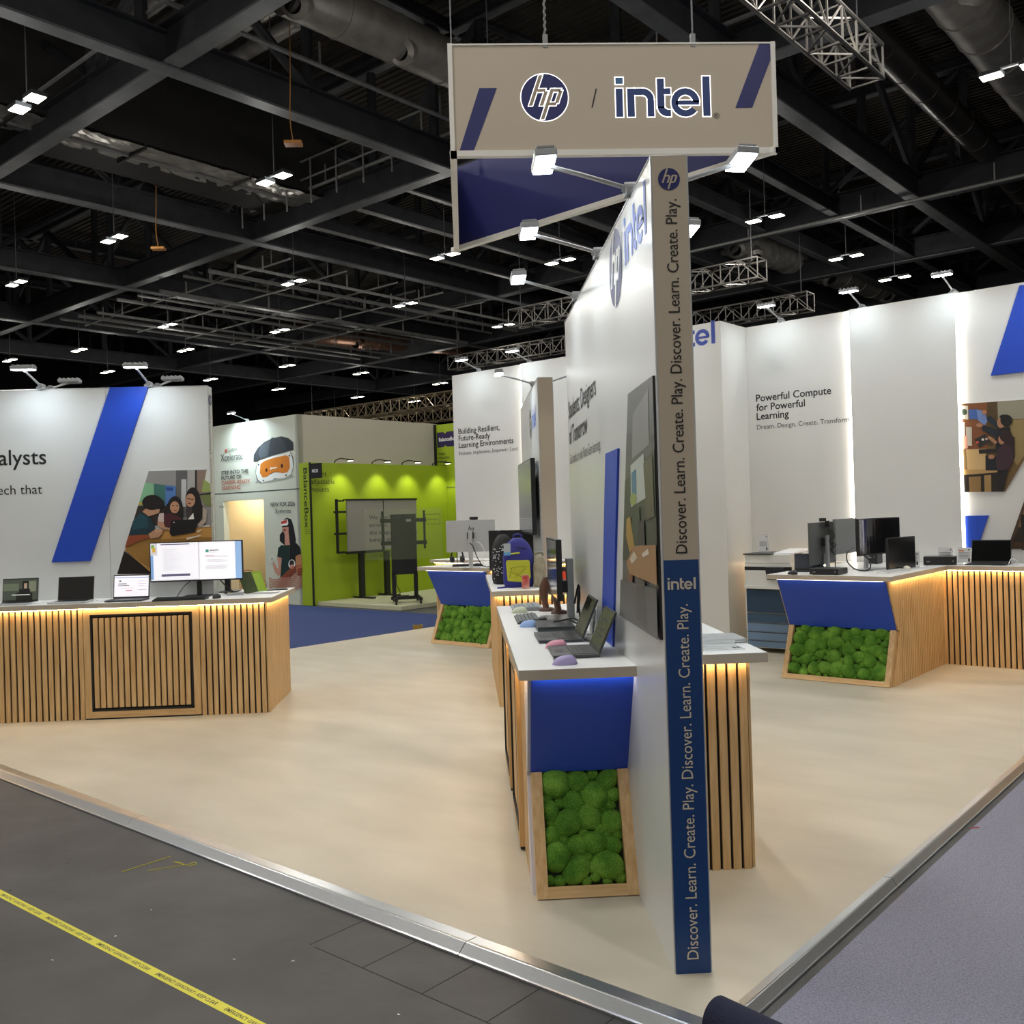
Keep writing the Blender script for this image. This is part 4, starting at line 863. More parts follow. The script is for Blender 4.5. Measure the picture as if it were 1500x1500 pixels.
floodlight(tuple(Vector((C0[0]-1.65*.7254, C0[1]+1.65*.6884, 3.65))), tuple(Vector((C0[0]-1.65*.7254-.26, C0[1]+1.65*.6884-.28, 3.79))), (C0[0]-1.65*.7254-.02, C0[1]+1.65*.6884-.02, 1.5), 'glaring arm floodlight on top of the pale green booth', power=45)
l = bpy.data.lights.new('room_light', 'POINT'); l.energy = 30; l.color = (1, .86, .62); l.shadow_soft_size = .2; lo = bpy.data.objects.new('room_light', l); COL.objects.link(lo); lo.parent = st; lo.location = (-2.2, .9, 2.1)
mb = MB(); mb.box(-2.35, .8, 2.27, -2.05, 1.0, 2.3, glow('#FFE6B8', 8, 'room_lamp')); mb.build('room_lamp', st)
# tall white wall over the green stand
mb = MB(); mb.box(-.1, 0, -.03, 0, 3.78, 3.65, mat('#B5B0A2', .6, noise=.02, nscale=1, name='off_white_wall')); struct(mb.build('wall_booth', loc=(*C0, 0), rz=GR))
gb = thing('exhibition_booth', 'lime green booth of height adjustable screen mounts', 'booth', (*C0, 0), GR)
mb = MB(); mb.box(.002, -.004, -.03, .32, 3.72, 2.70, LIME); mb.build('wall_panel', gb)
mb = MB(); mb.box(.32, 3.70, -.03, 3.2, 3.80, 3.62, LIME); mb.box(.0, 3.70, 2.72, .32, 3.80, 3.62, LIME); mb.build('end_wall', gb)
mb = MB(); mb.box(.318, -.012, -.03, .345, .02, 2.70, BLACK); mb.build('black_edge', gb); mb = MB(); mb.box(.0, 3.66, 2.6, .05, 3.70, 3.63, BLACK); mb.build('black_edge', gb)
mb = MB(); mb.box(.32, .1, -.03, 2.66, 3.70, .04, mat('#B9BA9C', .5, noise=.05, name='booth_floor')); mb.build('base_floor', gb)
mb = MB(); PURP = mat('#2A1E4E', .5, name='dark_purple_print')
GX, GZ = (0, 1, 0), (0, 0, 1)
for s_, y, z in (('Height', .02, 2.44), ('adjustable', .02, 2.29), ('mounts', .02, 2.14)): write(mb, s_, (.32, y, z), (0, 1, 0), (0, 0, 1), INK, cap=.105, stretch=1.02)
write(mb, 'BalanceBox', (.14, -.004, 2.60), (0, 0, -1), (1, 0, 0), INK, width=1.15, cap=.13, off=.01)
for z in (1.42, 1.38, 1.34): write(mb, 'height adjust', (.14, -.004, z), (1, 0, 0), (0, 0, 1), INK, size=.03)
mb.mark(); mb.poly([(.07, 3.698, 3.45), (.26, 3.698, 3.45), (.32, 3.698, 3.41), (.38, 3.698, 3.45), (.8, 3.698, 3.45), (.8, 3.698, 3.12), (.38, 3.698, 3.12), (.32, 3.698, 3.16), (.26, 3.698, 3.12), (.07, 3.698, 3.12)], PURP)
write(mb, 'BalanceBox', (.13, 3.694, 3.25), (1, 0, 0), (0, 0, 1), PAPER, size=.115, off=.02)
for i, s_ in enumerate(('Height', 'adjustable', 'mounts')): write(mb, s_, (.1, 3.698, 2.95-.085*i), (1, 0, 0), (0, 0, 1), INK, size=.085)
mb.mark(); mb.box(.32, 3.697, 2.215, 3.0, 3.70, 2.235, DK); mb.mark(); mb.poly([(.42+x*.14, 3.696, 1.62+abs(y)*.19) for x, y in oval(0, 0, 1, 1)], INK)
mb.build_each('lettering', gb)
mb = MB(); mb.cbox((.56, -.02, 2.53), (.30, .03, .28), BLACK); write(mb, 'NL31', (.45, -.036, 2.50), (1, 0, 0), (0, 0, 1), PAPER, size=.085, off=.02); tag(mb.build('sign_plate', loc=(*C0, 0), rz=GR), 'black square number sign NL31 on the lime booth corner', 'sign')
for i, y in enumerate((.75, 1.72, 2.55, 3.45)):
    t = thing('spot_arm', ('curved black spot arm nearest the NL31 sign', 'second curved spot arm along the lime booth top', 'third curved spot arm along the lime booth top', 'curved black spot arm beside the lime end wall')[i].replace('nearest', 'next to'), 'spotlight', tuple(Vector((C0[0], C0[1], 2.70))+Matrix.Rotation(GR, 3, 'Z') @ Vector((.16, y, 0))), GR)
    mb = MB(); mb.tube([(0, 0, 0), (0, 0, .05), (.2, -.02, .09), (.48, -.03, .05)], .012, BLACK, n=6); mb.cbox((.50, -.03, .04), (.12, .08, .03), BLACK); mb.build('arm', t)
    mb = MB(); mb.cbox((.50, -.03, .022), (.10, .06, .006), glow('#FFF6D8', 10, 'spot_lens')); mb.build('lens', t)
    l = bpy.data.lights.new('spot_light', 'SPOT'); l.energy = 32; l.color = (1, .95, .75); l.spot_size = 1.5; l.spot_blend = .8; l.shadow_soft_size = .05
    lo = bpy.data.objects.new('spot_light', l); COL.objects.link(lo); lo.parent = t; lo.location = (.50, -.03, .0); lo.rotation_euler = (0, .35, 0)
# display stands in the lime booth
B0 = Vector((*C0, .04)); RM = Matrix.Rotation(GR, 3, 'Z')
t = thing('display_stand', 'grey twin board on a black floor frame in the lime booth', 'stand', tuple(B0+RM @ Vector((.56, 1.4, 0))), GR)
mb = MB(); mb.box(-.02, -.72, .93, .02, .20, 1.92, mat('#8D8A84', .45, name='grey_board')); mb.box(-.02, .21, .93, .02, 1.12, 1.92, mat('#8D8A84', .45)); mb.build('board', t)
mb = MB(); mb.box(-.03, -.78, 1.92, .03, 1.14, 1.95, BLACK); mb.box(-.03, -.75, .88, .03, .2, .93, BLACK); mb.box(-.02, .195, .93, .022, .215, 1.92, BLACK)
mb.box(-.03, -.98, .92, .0, -.93, 1.95, BLACK); mb.box(-.03, -.98, 1.9, 0, -.78, 1.93, BLACK); mb.box(-.03, -.98, .9, 0, -.78, .94, BLACK)
for z in (1.26, 1.68): mb.box(-.02, -1.03, z, .01, -.74, z+.04, BLACK)
mb.build('frame', t)
for y in (-.39, .27):
    mb = MB(); mb.box(-.04, y-.05, 0, .04, y+.05, .9, BLACK); mb.build('leg', t)
    mb = MB(); mb.box(-.35, y-.04, 0, .35, y+.04, .03, BLACK); mb.build('foot', t)
t = thing('display_cart', 'black wheeled screen cart with a clear lettered panel in front', 'cart', (-1.14, 17.55, .04), math.radians(8))
mb = MB(); mb.box(-.23, -.03, .52, .23, .05, 1.62, SATIN); mb.box(.05, -.034, 1.48, .14, -.03, 1.53, GREYP); mb.build('screen_mount', t)
for s in (-1, 1):
    mb = MB(); mb.box(s*.2-.035, -.03, .1, s*.2+.035, .05, .56, BLACK); mb.build('post', t)
    mb = MB(); mb.box(s*.38-.02, -.05, .98, s*.38+.02, -.02, 1.68, BLACK)
    for z in (1.06, 1.47): mb.box(s*.42, -.05, z, s*.2, -.02, z+.07, BLACK)
    mb.build('bracket', t)
    mb = MB(); mb.prism([(s*.22, -.38, .06), (s*.22+.06, -.38, .06), (s*.22+.06, .34, .06), (s*.22, .34, .06)], (0, 0, .05), BLACK); mb.build('foot', t)
    for y in (-.36, .32):
        mb = MB(); mb.cyl((s*.22+.01, y, .03), (s*.22+.045, y, .03), .03, BLACK, n=12); mb.build('caster', t)
mb = MB(); mb.box(-.26, -.03, .06, .26, .05, .12, BLACK); mb.build('cross_beam', t)
mb = MB(); mb.box(-.70, -.16, .80, .70, -.148, 1.72, clear('#A9B68A', .08, .25, 'frosted_clear_panel'))
mb.build('clear_panel', t)
mb = MB()
for i, s_ in enumerate(("We don't sell", 'screens,', 'the magic', 'behind them')): write(mb, s_, (-.62, -.1605, 1.54-.135*i), (1, 0, 0), (0, 0, 1), DK, cap=.075)
write(mb, 'balancebox - height adjustable mounts', (-.6, -.1605, .87), (1, 0, 0), (0, 0, 1), DK, size=.026)
mb.mark()
for a, b2 in (((.40, 1.42), (.66, 1.42)), ((.40, 1.60), (.66, 1.60))): mb.box(a[0], -.162, a[1], b2[0], -.1605, a[1]+.006, DK)
for x in (.40, .655): mb.box(x, -.162, 1.42, x+.005, -.1605, 1.606, DK)
write(mb, 'BalanceBox', (.44, -.1605, 1.50), (1, 0, 0), (0, 0, 1), DK, size=.04)
mb.build_each('lettering', t)
for x in (-.22, .22):
    mb = MB(); mb.cyl((x, -.15, 1.3), (x, -.03, 1.3), .012, BLACK, n=6); mb.build('standoff', t)
t = thing('power_cable', 'thin black cable trailing down behind the clear lettered panel', 'cable', tuple(B0+RM @ Vector((.9, 1.6, 0))))
mb = MB(); mb.tube([(0, 0, .75), (.03, 0, .5), (.0, .0, .25), (.08, 0, .06), (-.05, .0, .01), (.25, -.05, .01)], .008, BLACK, n=5); mb.build('cord', t)
t = MB(); t.cbox((0, 0, .03), (.14, .09, .06), mat('#A88A3E', .5, name='brass_yellow')); t.cbox((0, 0, .062), (.11, .02, .006), BLACK); tag(t.build('floor_block', loc=(-.74, 13.95, -.029), rz=.1), 'small brass coloured block lying on the blue aisle carpet', 'block')

# ------------------------------------------------------------------ equipment on the counters
def laptop(label, loc, rz, w=.32, d=.215, lid=.2, tilt=18, body=DGREY, scr=SCREEN, screen_art=None, keys=BLACK, group=None, lidm=None, name='laptop'):
    """open laptop; the user sits on the local -y side"""
    t = thing(name, label, 'laptop', loc, rz, group)
    mb = MB(); mb.box(-w/2, -d/2, .003, w/2, d/2, .016, body)
    for x in (-.4, .4):
        for y in (-.4, .4): mb.cyl((x*w, y*d, 0), (x*w, y*d, .004), .006, BLACK, n=8)
    mb.build('base', t, bevel=.003)
    mb = MB(); k0 = -d*.08; kh = d*.5; rows = 6
    mb.box(-w*.44, k0-.004, .0158, w*.44, k0+kh+.004, .0164, keys)
    for r_ in range(rows):
        for c_ in range(13):
            x = -w*.43+c_*w*.86/13; y = k0+r_*kh/rows; mb.box(x+.001, y+.001, .0164, x+w*.86/13-.0015, y+kh/rows-.0025, .0178, SATIN)
    mb.build('keyboard', t)
    mb = MB(); mb.box(-w*.16, -d*.44, .016, w*.16, -d*.12, .0166, mat('#2E3235', .3, name='touchpad') if body is not SILV2 else SILVER); mb.build('touchpad', t)
    T = Matrix.Translation((0, d/2-.004, .016)) @ Matrix.Rotation(math.radians(-tilt), 4, 'X')
    mb = MB(); mb.box(-w/2, 0, 0, w/2, .007, lid, lidm or body, T); mb.box(-w/2+.002, -.001, .002, w/2-.002, .0, lid-.002, BLACK, T)
    mb.cyl(T @ Vector((-w*.35, .004, .0)), T @ Vector((w*.35, .004, 0)), .006, BLACK, n=8)
    sc = mb.build('screen_lid', t)
    mb = MB(); mb.box(-w/2+.007, -.002, .014, w/2-.007, -.0008, lid-.010, scr, T)
    if screen_art:
        W_, H_ = w-.014, lid-.024
        for hx, x0, y0, x1, y1 in screen_art:
            m_ = hx if not isinstance(hx, str) else glow(hx, .55, 'screen_picture')
            i = len(mb.f)*.00001; mb.poly([T @ Vector((-W_/2+x*W_, -.0022-i, .014+y*H_)) for x, y in ((x0, y0), (x1, y0), (x1, y1), (x0, y1))], m_)
    mb.build('display', sc)
    return t
def mouse(label, loc, rz, col, L=.105, w=.06, h=.036):
    t = thing('computer_mouse', label, 'mouse', loc, rz)
    m_ = mat(col, .45, noise=.02) if isinstance(col, str) else col
    mb = MB(); secs = []
    for i in range(13):
        s = -1+2*i/12; x = s*L/2; k = max(.02, 1-abs(s)**3.2); hh = h*(k**.6)*(1-.18*s); ww = w/2*(k**.45)*(1-.1*s*s)
        secs.append([(x, ww*math.cos(a), max(0, hh*math.sin(a)**.8 if math.sin(a) > 0 else 0)+.002) for a in [PI*j/10 for j in range(11)]]+[(x, -ww*.9, 0), (x, ww*.9, 0)])
    mb.loft(secs, m_); mb.build('shell', t, smooth=60)
    mb = MB(); mb.cyl((L*.26, -.004, h*.62), (L*.26, .004, h*.62), .009, BLACK, n=10); mb.box(L*.30, -.001, h*.55, L*.47, .001, h*.62, BLACK); mb.build('scroll_wheel', t)
    mb = MB(); mb.cbox((0, 0, .001), (L*.8, w*.7, .002), DGREY); mb.build('glide_pad', t)
    return t
def keyboard(label, loc, rz, L=.44, d=.14, body=DGREY, keyc=BLACK, accent=None):
    t = thing('computer_keyboard', label, 'keyboard', loc, rz)
    mb = MB(); mb.prism([(-L/2, -d/2, 0), (-L/2, d/2, 0), (-L/2, d/2, .022), (-L/2, -d/2, .010)], (L, 0, 0), body); mb.build('tray', t, bevel=.002)
    mb = MB(); n = int(L/.0215)
    for r_ in range(5):
        for c_ in range(n):
            y = -d*.42+r_*d*.84/5; z = .011+(y+d/2)/d*.012; kc = keyc
            if accent and (c_*7+r_*5) % 11 == 0: kc = accent[(c_+r_) % len(accent)]
            mb.box(-L*.48+c_*L*.96/n+.0012, y+.001, z, -L*.48+(c_+1)*L*.96/n-.0012, y+d*.84/5-.003, z+.006, kc)
    mb.build('keys', t)
    return t
def monitor(label, loc, rz, w=.55, h=.33, z0=.14, back=SILVER, scr=SCREEN, post=SILVER, screen_art=None, curve=0, foot=(.24, .19), logo=False, thick=.028, postw=.05, lean=0, tilt=0, name='monitor'):
    """screen towards local -y, stand behind; z0 = gap from the worktop to the lower screen edge"""
    t = thing(name, label, 'monitor', loc, rz)
    T = Matrix.Translation((0, 0, z0+h/2)) @ Matrix.Rotation(math.radians(tilt), 4, 'X') @ Matrix.Translation((0, 0, -z0-h/2))
    def cy(x): return -curve*(x/(w/2))**2 if curve else 0
    N = 12 if curve else 1
    mb = MB()
    for i in range(N):
        a = -w/2+w*i/N; b2 = -w/2+w*(i+1)/N
        mb.prism([(a, cy(a), z0), (b2, cy(b2), z0), (b2, cy(b2)+thick, z0), (a, cy(a)+thick, z0)], (0, 0, h), back, T)
        mb.prism([(a, cy(a)-.003, z0), (b2, cy(b2)-.003, z0), (b2, cy(b2), z0), (a, cy(a), z0)], (0, 0, h), BLACK, T)
    hs = mb.build('housing', t)
    mb = MB(); e = .008
    for i in range(N):
        a = -w/2+e+(w-2*e)*i/N; b2 = -w/2+e+(w-2*e)*(i+1)/N
        mb.add([(a, cy(a)-.0035, z0+e*1.6), (b2, cy(b2)-.0035, z0+e*1.6), (b2, cy(b2)-.0035, z0+h-e), (a, cy(a)-.0035, z0+h-e)], [(0, 1, 2, 3)], scr, T)
    if screen_art:
        W_, H_ = w-2*e, h-2.6*e
        for i, (hx, x0, y0, x1, y1) in enumerate(screen_art):
            mb.poly([(-W_/2+x*W_, -.004-.00008*i, z0+e*1.6+y*H_) for x, y in ((x0, y0), (x1, y0), (x1, y1), (x0, y1))], glow(hx, .62, 'screen_picture'), T)
    mb.build('display', hs)
    if post:
        mb = MB(); mb.prism([(-postw/2, thick+.03+lean, .008), (postw/2, thick+.03+lean, .008), (postw/2, thick+.055+lean, .008), (-postw/2, thick+.055+lean, .008)], (0, -lean, z0+h*.66), post); mb.box(-.04, thick-.002, z0+h*.42, .04, thick+.035, z0+h*.62, BLACK); mb.build('stand_post', t, bevel=.003)
        mb = MB(); mb.box(-foot[0]/2, thick+.03-foot[1]*.7+lean, 0, foot[0]/2, thick+.05+foot[1]*.3+lean, .009, post); mb.build('stand_base', t, bevel=.004)
    if logo:
        mb = MB()
        for q in ((-.026, -.022, -.018, .052), (-.018, .016, -.006, .024), (-.006, -.022, .002, .022), (.010, -.052, .018, .022), (.018, .016, .030, .024), (.030, -.014, .038, .022), (.018, -.022, .034, -.014)):
            mb.poly([(-(x+.3*y), thick+.0008, z0+h*.70+y) for x, y in ((q[0], q[1]), (q[0], q[3]), (q[2], q[3]), (q[2], q[1]))], BLACK)
        mb.build('logo', t)
    return t
def cable(label, loc, pts, r=.004, m_=BLACK, name='cable'):
    mb = MB(); mb.tube(pts, r, m_, n=5); return tag(mb.build(name, loc=loc, smooth=60), label, 'cable')
def acrylic(label, loc, rz, w=.12, h=.17, head=None):
    t = thing('acrylic_card_holder', label, 'card holder', loc, rz)
    mb = MB(); mb.box(-w/2, 0, 0, w/2, .006, h, clear('#F2F4F6', .35, .05)); mb.box(-w/2, -.03, 0, w/2, .035, .004, clear('#F2F4F6', .35, .05)); mb.build('holder', t)
    mb = MB(); mb.box(-w/2+.006, .0065, .012, w/2-.006, .0072, h-.005, PAPER)
    mb.box(-w/2+.006, -.001, .012, w/2-.006, -.0004, h-.005, mat('#DADBDC', .5, name='card_print'))
    if head: mb.box(-w/2+.012, -.0016, h-.04, -w/2+.06, -.0011, h-.028, head)
    for i in range(5): mb.box(-w/2+.012, -.0016, h*.35+i*.013, w/2-.02, -.0011, h*.35+i*.013+.004, GREYINK)
    mb.box(w/2-.028, -.0016, .02, w/2-.012, -.0011, .055, INK); mb.cyl((w/2-.02, -.0012, h-.022), (w/2-.02, -.0016, h-.022), .009, GREYINK, n=12); mb.build('card', t)
    return t
def dcase(name, label, cat, loc, rz, w, d, h, m_=SATIN, groove=True):
    t = thing(name, label, cat, loc, rz)
    mb = MB(); mb.box(-w/2, -d/2, .004, w/2, d/2, h, m_); mb.build('case', t, bevel=.005)
    mb = MB()
    for x in (-.38, .38):
        for y in (-.38, .38): mb.cyl((x*w, y*d, 0), (x*w, y*d, .006), .01, BLACK, n=8)
    mb.build('foot', t)
    mb = MB(); mb.box(-w/2+.012, -d/2-.001, .012, w/2-.012, -d/2+.001, h-.012, BLACK); mb.cyl((w/2-.03, -d/2-.002, h*.5), (w/2-.03, -d/2, h*.5), .006, GREYP, n=10); mb.box(-w/2+.03, -d/2-.002, h*.4, -w/2+.06, -d/2-.0005, h*.5, GREYP); mb.build('front_panel', t)
    return t
H90 = PI/2
# -- slogan partition counter
mouse('lilac mouse at the near corner of the white worktop', (.396, 3.965, ZT), PI, '#A79CCB')
mouse('pink mouse between the two open dark laptops', (.407, 4.458, ZT), PI, '#DE98AC')
mouse('pale blue mouse beside the short dark keyboard', (.335, 5.325, ZT), PI, '#94B2E6')
mouse('pale green mouse in front of the multicoloured keyboard', (.328, 6.10, ZT), PI, '#CBD3BA')
HSC = mat('#3C3E36', .18, name='dim_screen')
laptop('open dark laptop beside the lilac mouse, with writing on its dim screen', (.462, 4.27, ZT), -H90, .32, .20, .195, 24, DGREY, HSC, [(INK, .15, .62, .45, .66), (INK, .3, .70, .75, .74), (INK, .2, .42, .6, .46), (INK, .35, .48, .8, .51), (INK, .25, .24, .55, .27), (INK, .4, .3, .78, .33)])
laptop('open dark laptop between the pink mouse and the closed laptop', (.445, 4.79, ZT), -H90, .335, .215, .205, 23, DGREY, HSC, [(SCREEN, .05, .65, .6, .98)])
t = thing('laptop', 'closed dark laptop with cables trailing over its lid', 'laptop', (.465, 5.21, ZT), -H90)
mb = MB(); mb.box(-.17, -.10, .004, .17, .10, .018, DGREY); mb.build('base', t, bevel=.004)
mb = MB(); mb.box(-.17, -.10, .019, .17, .10, .029, mat('#33393C', .3, name='dark_lid')); mb.cyl((0, 0, .029), (0, 0, .0296), .018, BLACK, n=20); mb.build('lid', t, bevel=.004)
keyboard('short dark keyboard lying past the closed laptop', (.345, 5.66, ZT), -H90, .40, .13, DGREY, mat('#4E5557', .45, name='grey_keys'))
dcase('cable_puck', 'black round dongle at the end of the short dark keyboard', 'dongle', (.425, 5.50, ZT), 0, .05, .07, .03)
keyboard('long keyboard with yellow and purple keys at the far end of the worktop', (.385, 6.36, ZT), -H90, .36, .19, GREYP, mat('#7F8A90', .45, name='pale_grey_keys'), [mat('#B9B04A', .5, name='yellow_keys'), mat('#6C5A8E', .5, name='purple_keys')])
t = monitor('thin dark monitor on a grey post over the wooden stand', (.505, 5.66, ZT), -H90, .62, .345, .135, BLACK, mat('#1B1F22', .08, name='glossy_screen'), None, thick=.03)
mb = MB(); mb.box(-.05, .085, .012, .03, .125, .36, GREYP); mb.box(-.04, .03, .16, .03, .09, .23, BLACK); mb.build('stand_post', t, bevel=.004)
mb = MB(); mb.box(-.13, -.07, 0, .12, .13, .012, mat('#9A9C9B', .3, .5, name='base_metal')); mb.build('stand_base', t, bevel=.004)
WOODD = mat('#5A3A28', .45, noise=.2, nscale=6, stretch=(8, 8, 1), name='dark_walnut')
t = thing('wooden_stand', 'pair of dark brown curved wooden uprights beneath the thin monitor', 'stand', (.52, 6.0, ZT))
for (x, y, s) in ((-.015, .16, 1), (.045, -.04, 1)):
    mb = MB(); secs = []
    for i in range(10):
        z = .02+.20*i/9; k = i/9; w_ = .021+.012*max(0, math.sin((k-.25)*PI*1.2))+.002*k; off = -.018*math.sin(k*PI)+.012*k
        secs.append([(x+off+w_*math.cos(a), y+.035*math.sin(a), z) for a in [2*PI*j/12 for j in range(12)]])
    mb.loft(secs, WOODD); mb.build('upright', t, smooth=60)
    mb = MB(); mb.loft([[(x+.062*math.cos(a)+.012, y+.05*math.sin(a), 0) for a in [2*PI*j/14 for j in range(14)]], [(x+.058*math.cos(a)+.012, y+.046*math.sin(a), .014) for a in [2*PI*j/14 for j in range(14)]], [(x+.036*math.cos(a), y+.035*math.sin(a), .024) for a in [2*PI*j/14 for j in range(14)]]], mat('#4A2A20', .4, name='dark_red_wood')); mb.build('foot', t, smooth=60)
cable('looped black cable bundle hanging by the grey monitor post', (.60, 5.55, ZT), [(.02, 0, .10), (.045, -.02, .21), (.055, .03, .13), (.03, -.05, .05), (.05, .02, .19), (.035, -.06, .14), (.045, -.04, .02), (.02, -.2, .006), (-.04, -.28, .035)], .006)
cable('black cable running over the closed laptop lid', (.55, 5.2, ZT), [(.10, .12, .005), (.07, .02, .012), (.03, .02, .05), (-.04, .03, .04), (-.08, .05, .034)], .005)
cable('thin black lead behind the open laptop hinge', (.58, 4.6, ZT), [(-.02, .02, .012), (.01, -.03, .006), (.04, -.06, .005), (.06, .05, .005)], .004)
t = thing('leaflet_holder', 'clear acrylic leaflet holder leaning by the blue stripe', 'leaflet holder', (.645, 4.95, ZT), -H90)
mb = MB(); T = Matrix.Rotation(math.radians(-8), 4, 'X'); mb.box(-.07, 0, 0, .07, .004, .15, clear('#EEF2F4', .35, .05), T); mb.box(-.07, -.04, 0, .07, .02, .004, clear('#EEF2F4', .4, .05)); mb.build('holder', t)
mb = MB(); mb.box(-.06, -.012, .006, .055, -.004, .13, mat('#B9BEC0', .3, .4, name='crumpled_film', bump=.8, bscale=40), T); mb.build('leaflet', t)
# -- far side of the slogan counter
t = thing('laptop', 'flat closed silver laptop lying behind the blue end post', 'laptop', (1.13, 4.50, ZT), 0)
mb = MB(); mb.box(-.16, -.11, .003, .16, .11, .013, SILV2); mb.build('base', t, bevel=.003)
mb = MB(); mb.box(-.16, -.11, .0135, .16, .11, .021, SILV2); mb.box(-.03, -.03, .021, .0, -.024, .0213, GREYINK); mb.build('lid', t, bevel=.003)
t = thing('acrylic_card_holder', 'fallen clear card holder printed with a small black code block', 'card holder', (1.09, 4.24, ZT), .03)
mb = MB(); mb.box(-.14, -.06, 0, .13, .06, .006, clear('#EEF2F4', .45, .05)); mb.box(-.14, .05, 0, .12, .056, .03, clear('#EEF2F4', .45, .05)); mb.build('holder', t)
mb = MB(); mb.box(-.10, -.04, .0062, .06, -.028, .0068, GREYP); mb.box(-.10, .02, .0062, .06, .03, .0068, SILVER)
for (x, y) in ((.085, -.015), (.105, -.015), (.085, -.035), (.105, -.035)): mb.box(x, y, .0062, x+.014, y+.014, .007, INK)
mb.build('card', t)
# -- second counter: bags and can
def backpack(label, loc, rz, w, d, h, body, pocket=None, dots=None, lean=0):
    t = thing('backpack', label, 'backpack', loc, rz)
    mb = MB(); secs = []
    for i in range(12):
        k = i/11; z = h*k; ww = w/2*(1 if k < .55 else max(.18, math.sqrt(max(.03, 1-((k-.55)/.47)**2)))); dd = d/2*(1 if k < .5 else max(.3, 1-.5*((k-.5)/.5)**2)); off = lean*k
        if i == 0: ww *= .9; dd *= .85
        secs.append([(ww*(abs(math.cos(a))**.55)*(1 if math.cos(a) > 0 else -1), off+dd*(abs(math.sin(a))**.6)*(1 if math.sin(a) > 0 else -1), z) for a in [2*PI*j/20 for j in range(20)]])
    mb.loft(secs, body)
    if dots:
        rs = random.Random(3)
        for i in range(90):
            k = rs.uniform(.1, .8); a = rs.uniform(PI, 2*PI); z = h*k; ww = w/2*(1 if k < .55 else math.sqrt(max(.03, 1-((k-.55)/.47)**2))); dd = d/2*(1 if k < .5 else 1-.5*((k-.5)/.5)**2)
            mb.ball((ww*1.0*(abs(math.cos(a))**.55)*(1 if math.cos(a) > 0 else -1), lean*k+dd*1.0*(abs(math.sin(a))**.6)*-1, z), (.008, .006, .004), dots, 6, 4)
    mb.build('bag_body', t, smooth=70)
    mb = MB(); mb.tube([(-.03, lean*.95, h*.97), (-.03, lean, h*1.06), (.03, lean, h*1.06), (.03, lean*.95, h*.97)], .008, body, n=6); mb.build('carry_handle', t, smooth=60)
    if pocket:
        mb = MB(); mb.prism([(-w*.40, -d*.56, .06), (w*.26, -d*.56, .04), (w*.36, -d*.56, .09), (w*.34, -d*.56, h*.52), (w*.30, -d*.56, h*.55), (-w*.40, -d*.56, h*.56), (-w*.44, -d*.56, h*.52)], (0, d*.12, 0), pocket)
        pk = mb.build('front_pocket', t, bevel=.008)
        cr_ = mat('#8C8F1E', .6, name='crease_olive'); mb = MB()
        for p in ([(-w*.32, h*.40), (w*.24, h*.42)], [(-w*.30, h*.33), (w*.22, h*.14)], [(-w*.12, h*.22), (w*.2, h*.38)], [(-w*.34, h*.2), (-w*.26, h*.4)]):
            mb.tube([(p[0][0], -d*.565, p[0][1]), ((p[0][0]+p[1][0])/2, -d*.568, (p[0][1]+p[1][1])/2+.006), (p[1][0], -d*.565, p[1][1])], .003, cr_, n=5)
        mb.cyl((w*.17, -d*.56, h*.17), (w*.17, -d*.575, h*.17), .018, BLACK, n=14); mb.build('pocket_seam', pk)
        mb = MB(); mb.tube([(-w*.34, -d*.50, h*.685), (w*.02, -d*.53, h*.70)], .007, pocket, n=6); mb.tube([(-w*.1, -d*.45, h*.82), (w*.1, -d*.46, h*.80), (w*.25, -d*.38, h*.79)], .004, INK, n=5); mb.build('zip_pull', t)
        mb = MB(); mb.box(-w*.50, -d*.57, h*.71, -w*.28, -d*.565, h*.90, mat('#A9B0B4', .4, name='tag_grey')); mb.box(-w*.50, -d*.572, h*.66, -w*.28, -d*.566, h*.72, mat('#5C9FD0', .4, name='tag_blue')); mb.build('swing_tag', t)
        mb = MB(); mb.tube([(w*.42, d*.1, h*.55), (w*.56, d*.05, h*.45), (w*.60, 0, h*.25), (w*.48, 0, h*.1)], .010, BLACK, n=6); mb.build('side_strap', t, smooth=60)
        mb = MB(); mb.tube([(-w*.3, -d*.2, .01), (-w*.5, -d*.5, .008), (-w*.75, -d*.7, .006)], .007, body, n=6); mb.build('loose_strap', t)
    return t
backpack('royal blue backpack with a lime front pocket', (.445, 8.28, ZT), .06, .265, .19, .425, mat('#2A2C80', .7, noise=.06, nscale=20, name='blue_canvas'), mat('#B3B52C', .65, noise=.06, nscale=20, name='lime_canvas'))
backpack('black backpack with a white speckled pattern behind the blue one', (.335, 8.72, ZT), .2, .20, .24, .45, mat('#151517', .7, name='black_canvas'), None, mat('#C9CDD2', .6, name='white_fleck'))
backpack('crumpled beige canvas bag beside the red can', (.625, 8.22, ZT), -.1, .11, .16, .275, mat('#8F8973', .8, noise=.25, nscale=18, bump=.5, bscale=30, name='beige_canvas'))
t = thing('drink_can', 'red drink can in front of the blue backpack', 'can', (.49, 8.04, ZT))
mb = MB(); mb.lathe([(.024, 0), (.031, .006), (.033, .015), (.033, .100), (.027, .113), (.027, .116), (.024, .114)], mat('#B02A2A', .3, .3, noise=.5, nscale=14, hx2='#D8A79A', name='red_can_print'), 20); mb.build('can_body', t, smooth=50)
mb = MB(); mb.lathe([(.0005, .112), (.026, .112), (.026, .117), (.024, .117)], SILV2, 20); mb.build('can_lid', t)
t = thing('product_box', 'orange box with a black top band behind the thin monitor', 'box', (.86, 8.18, ZT))
mb = MB(); mb.box(-.08, -.05, 0, .08, .05, .13, mat('#E0431E', .5, noise=.1, nscale=10, name='orange_card')); mb.box(-.08, -.05, .13, .08, .05, .165, BLACK); mb.build('carton', t)
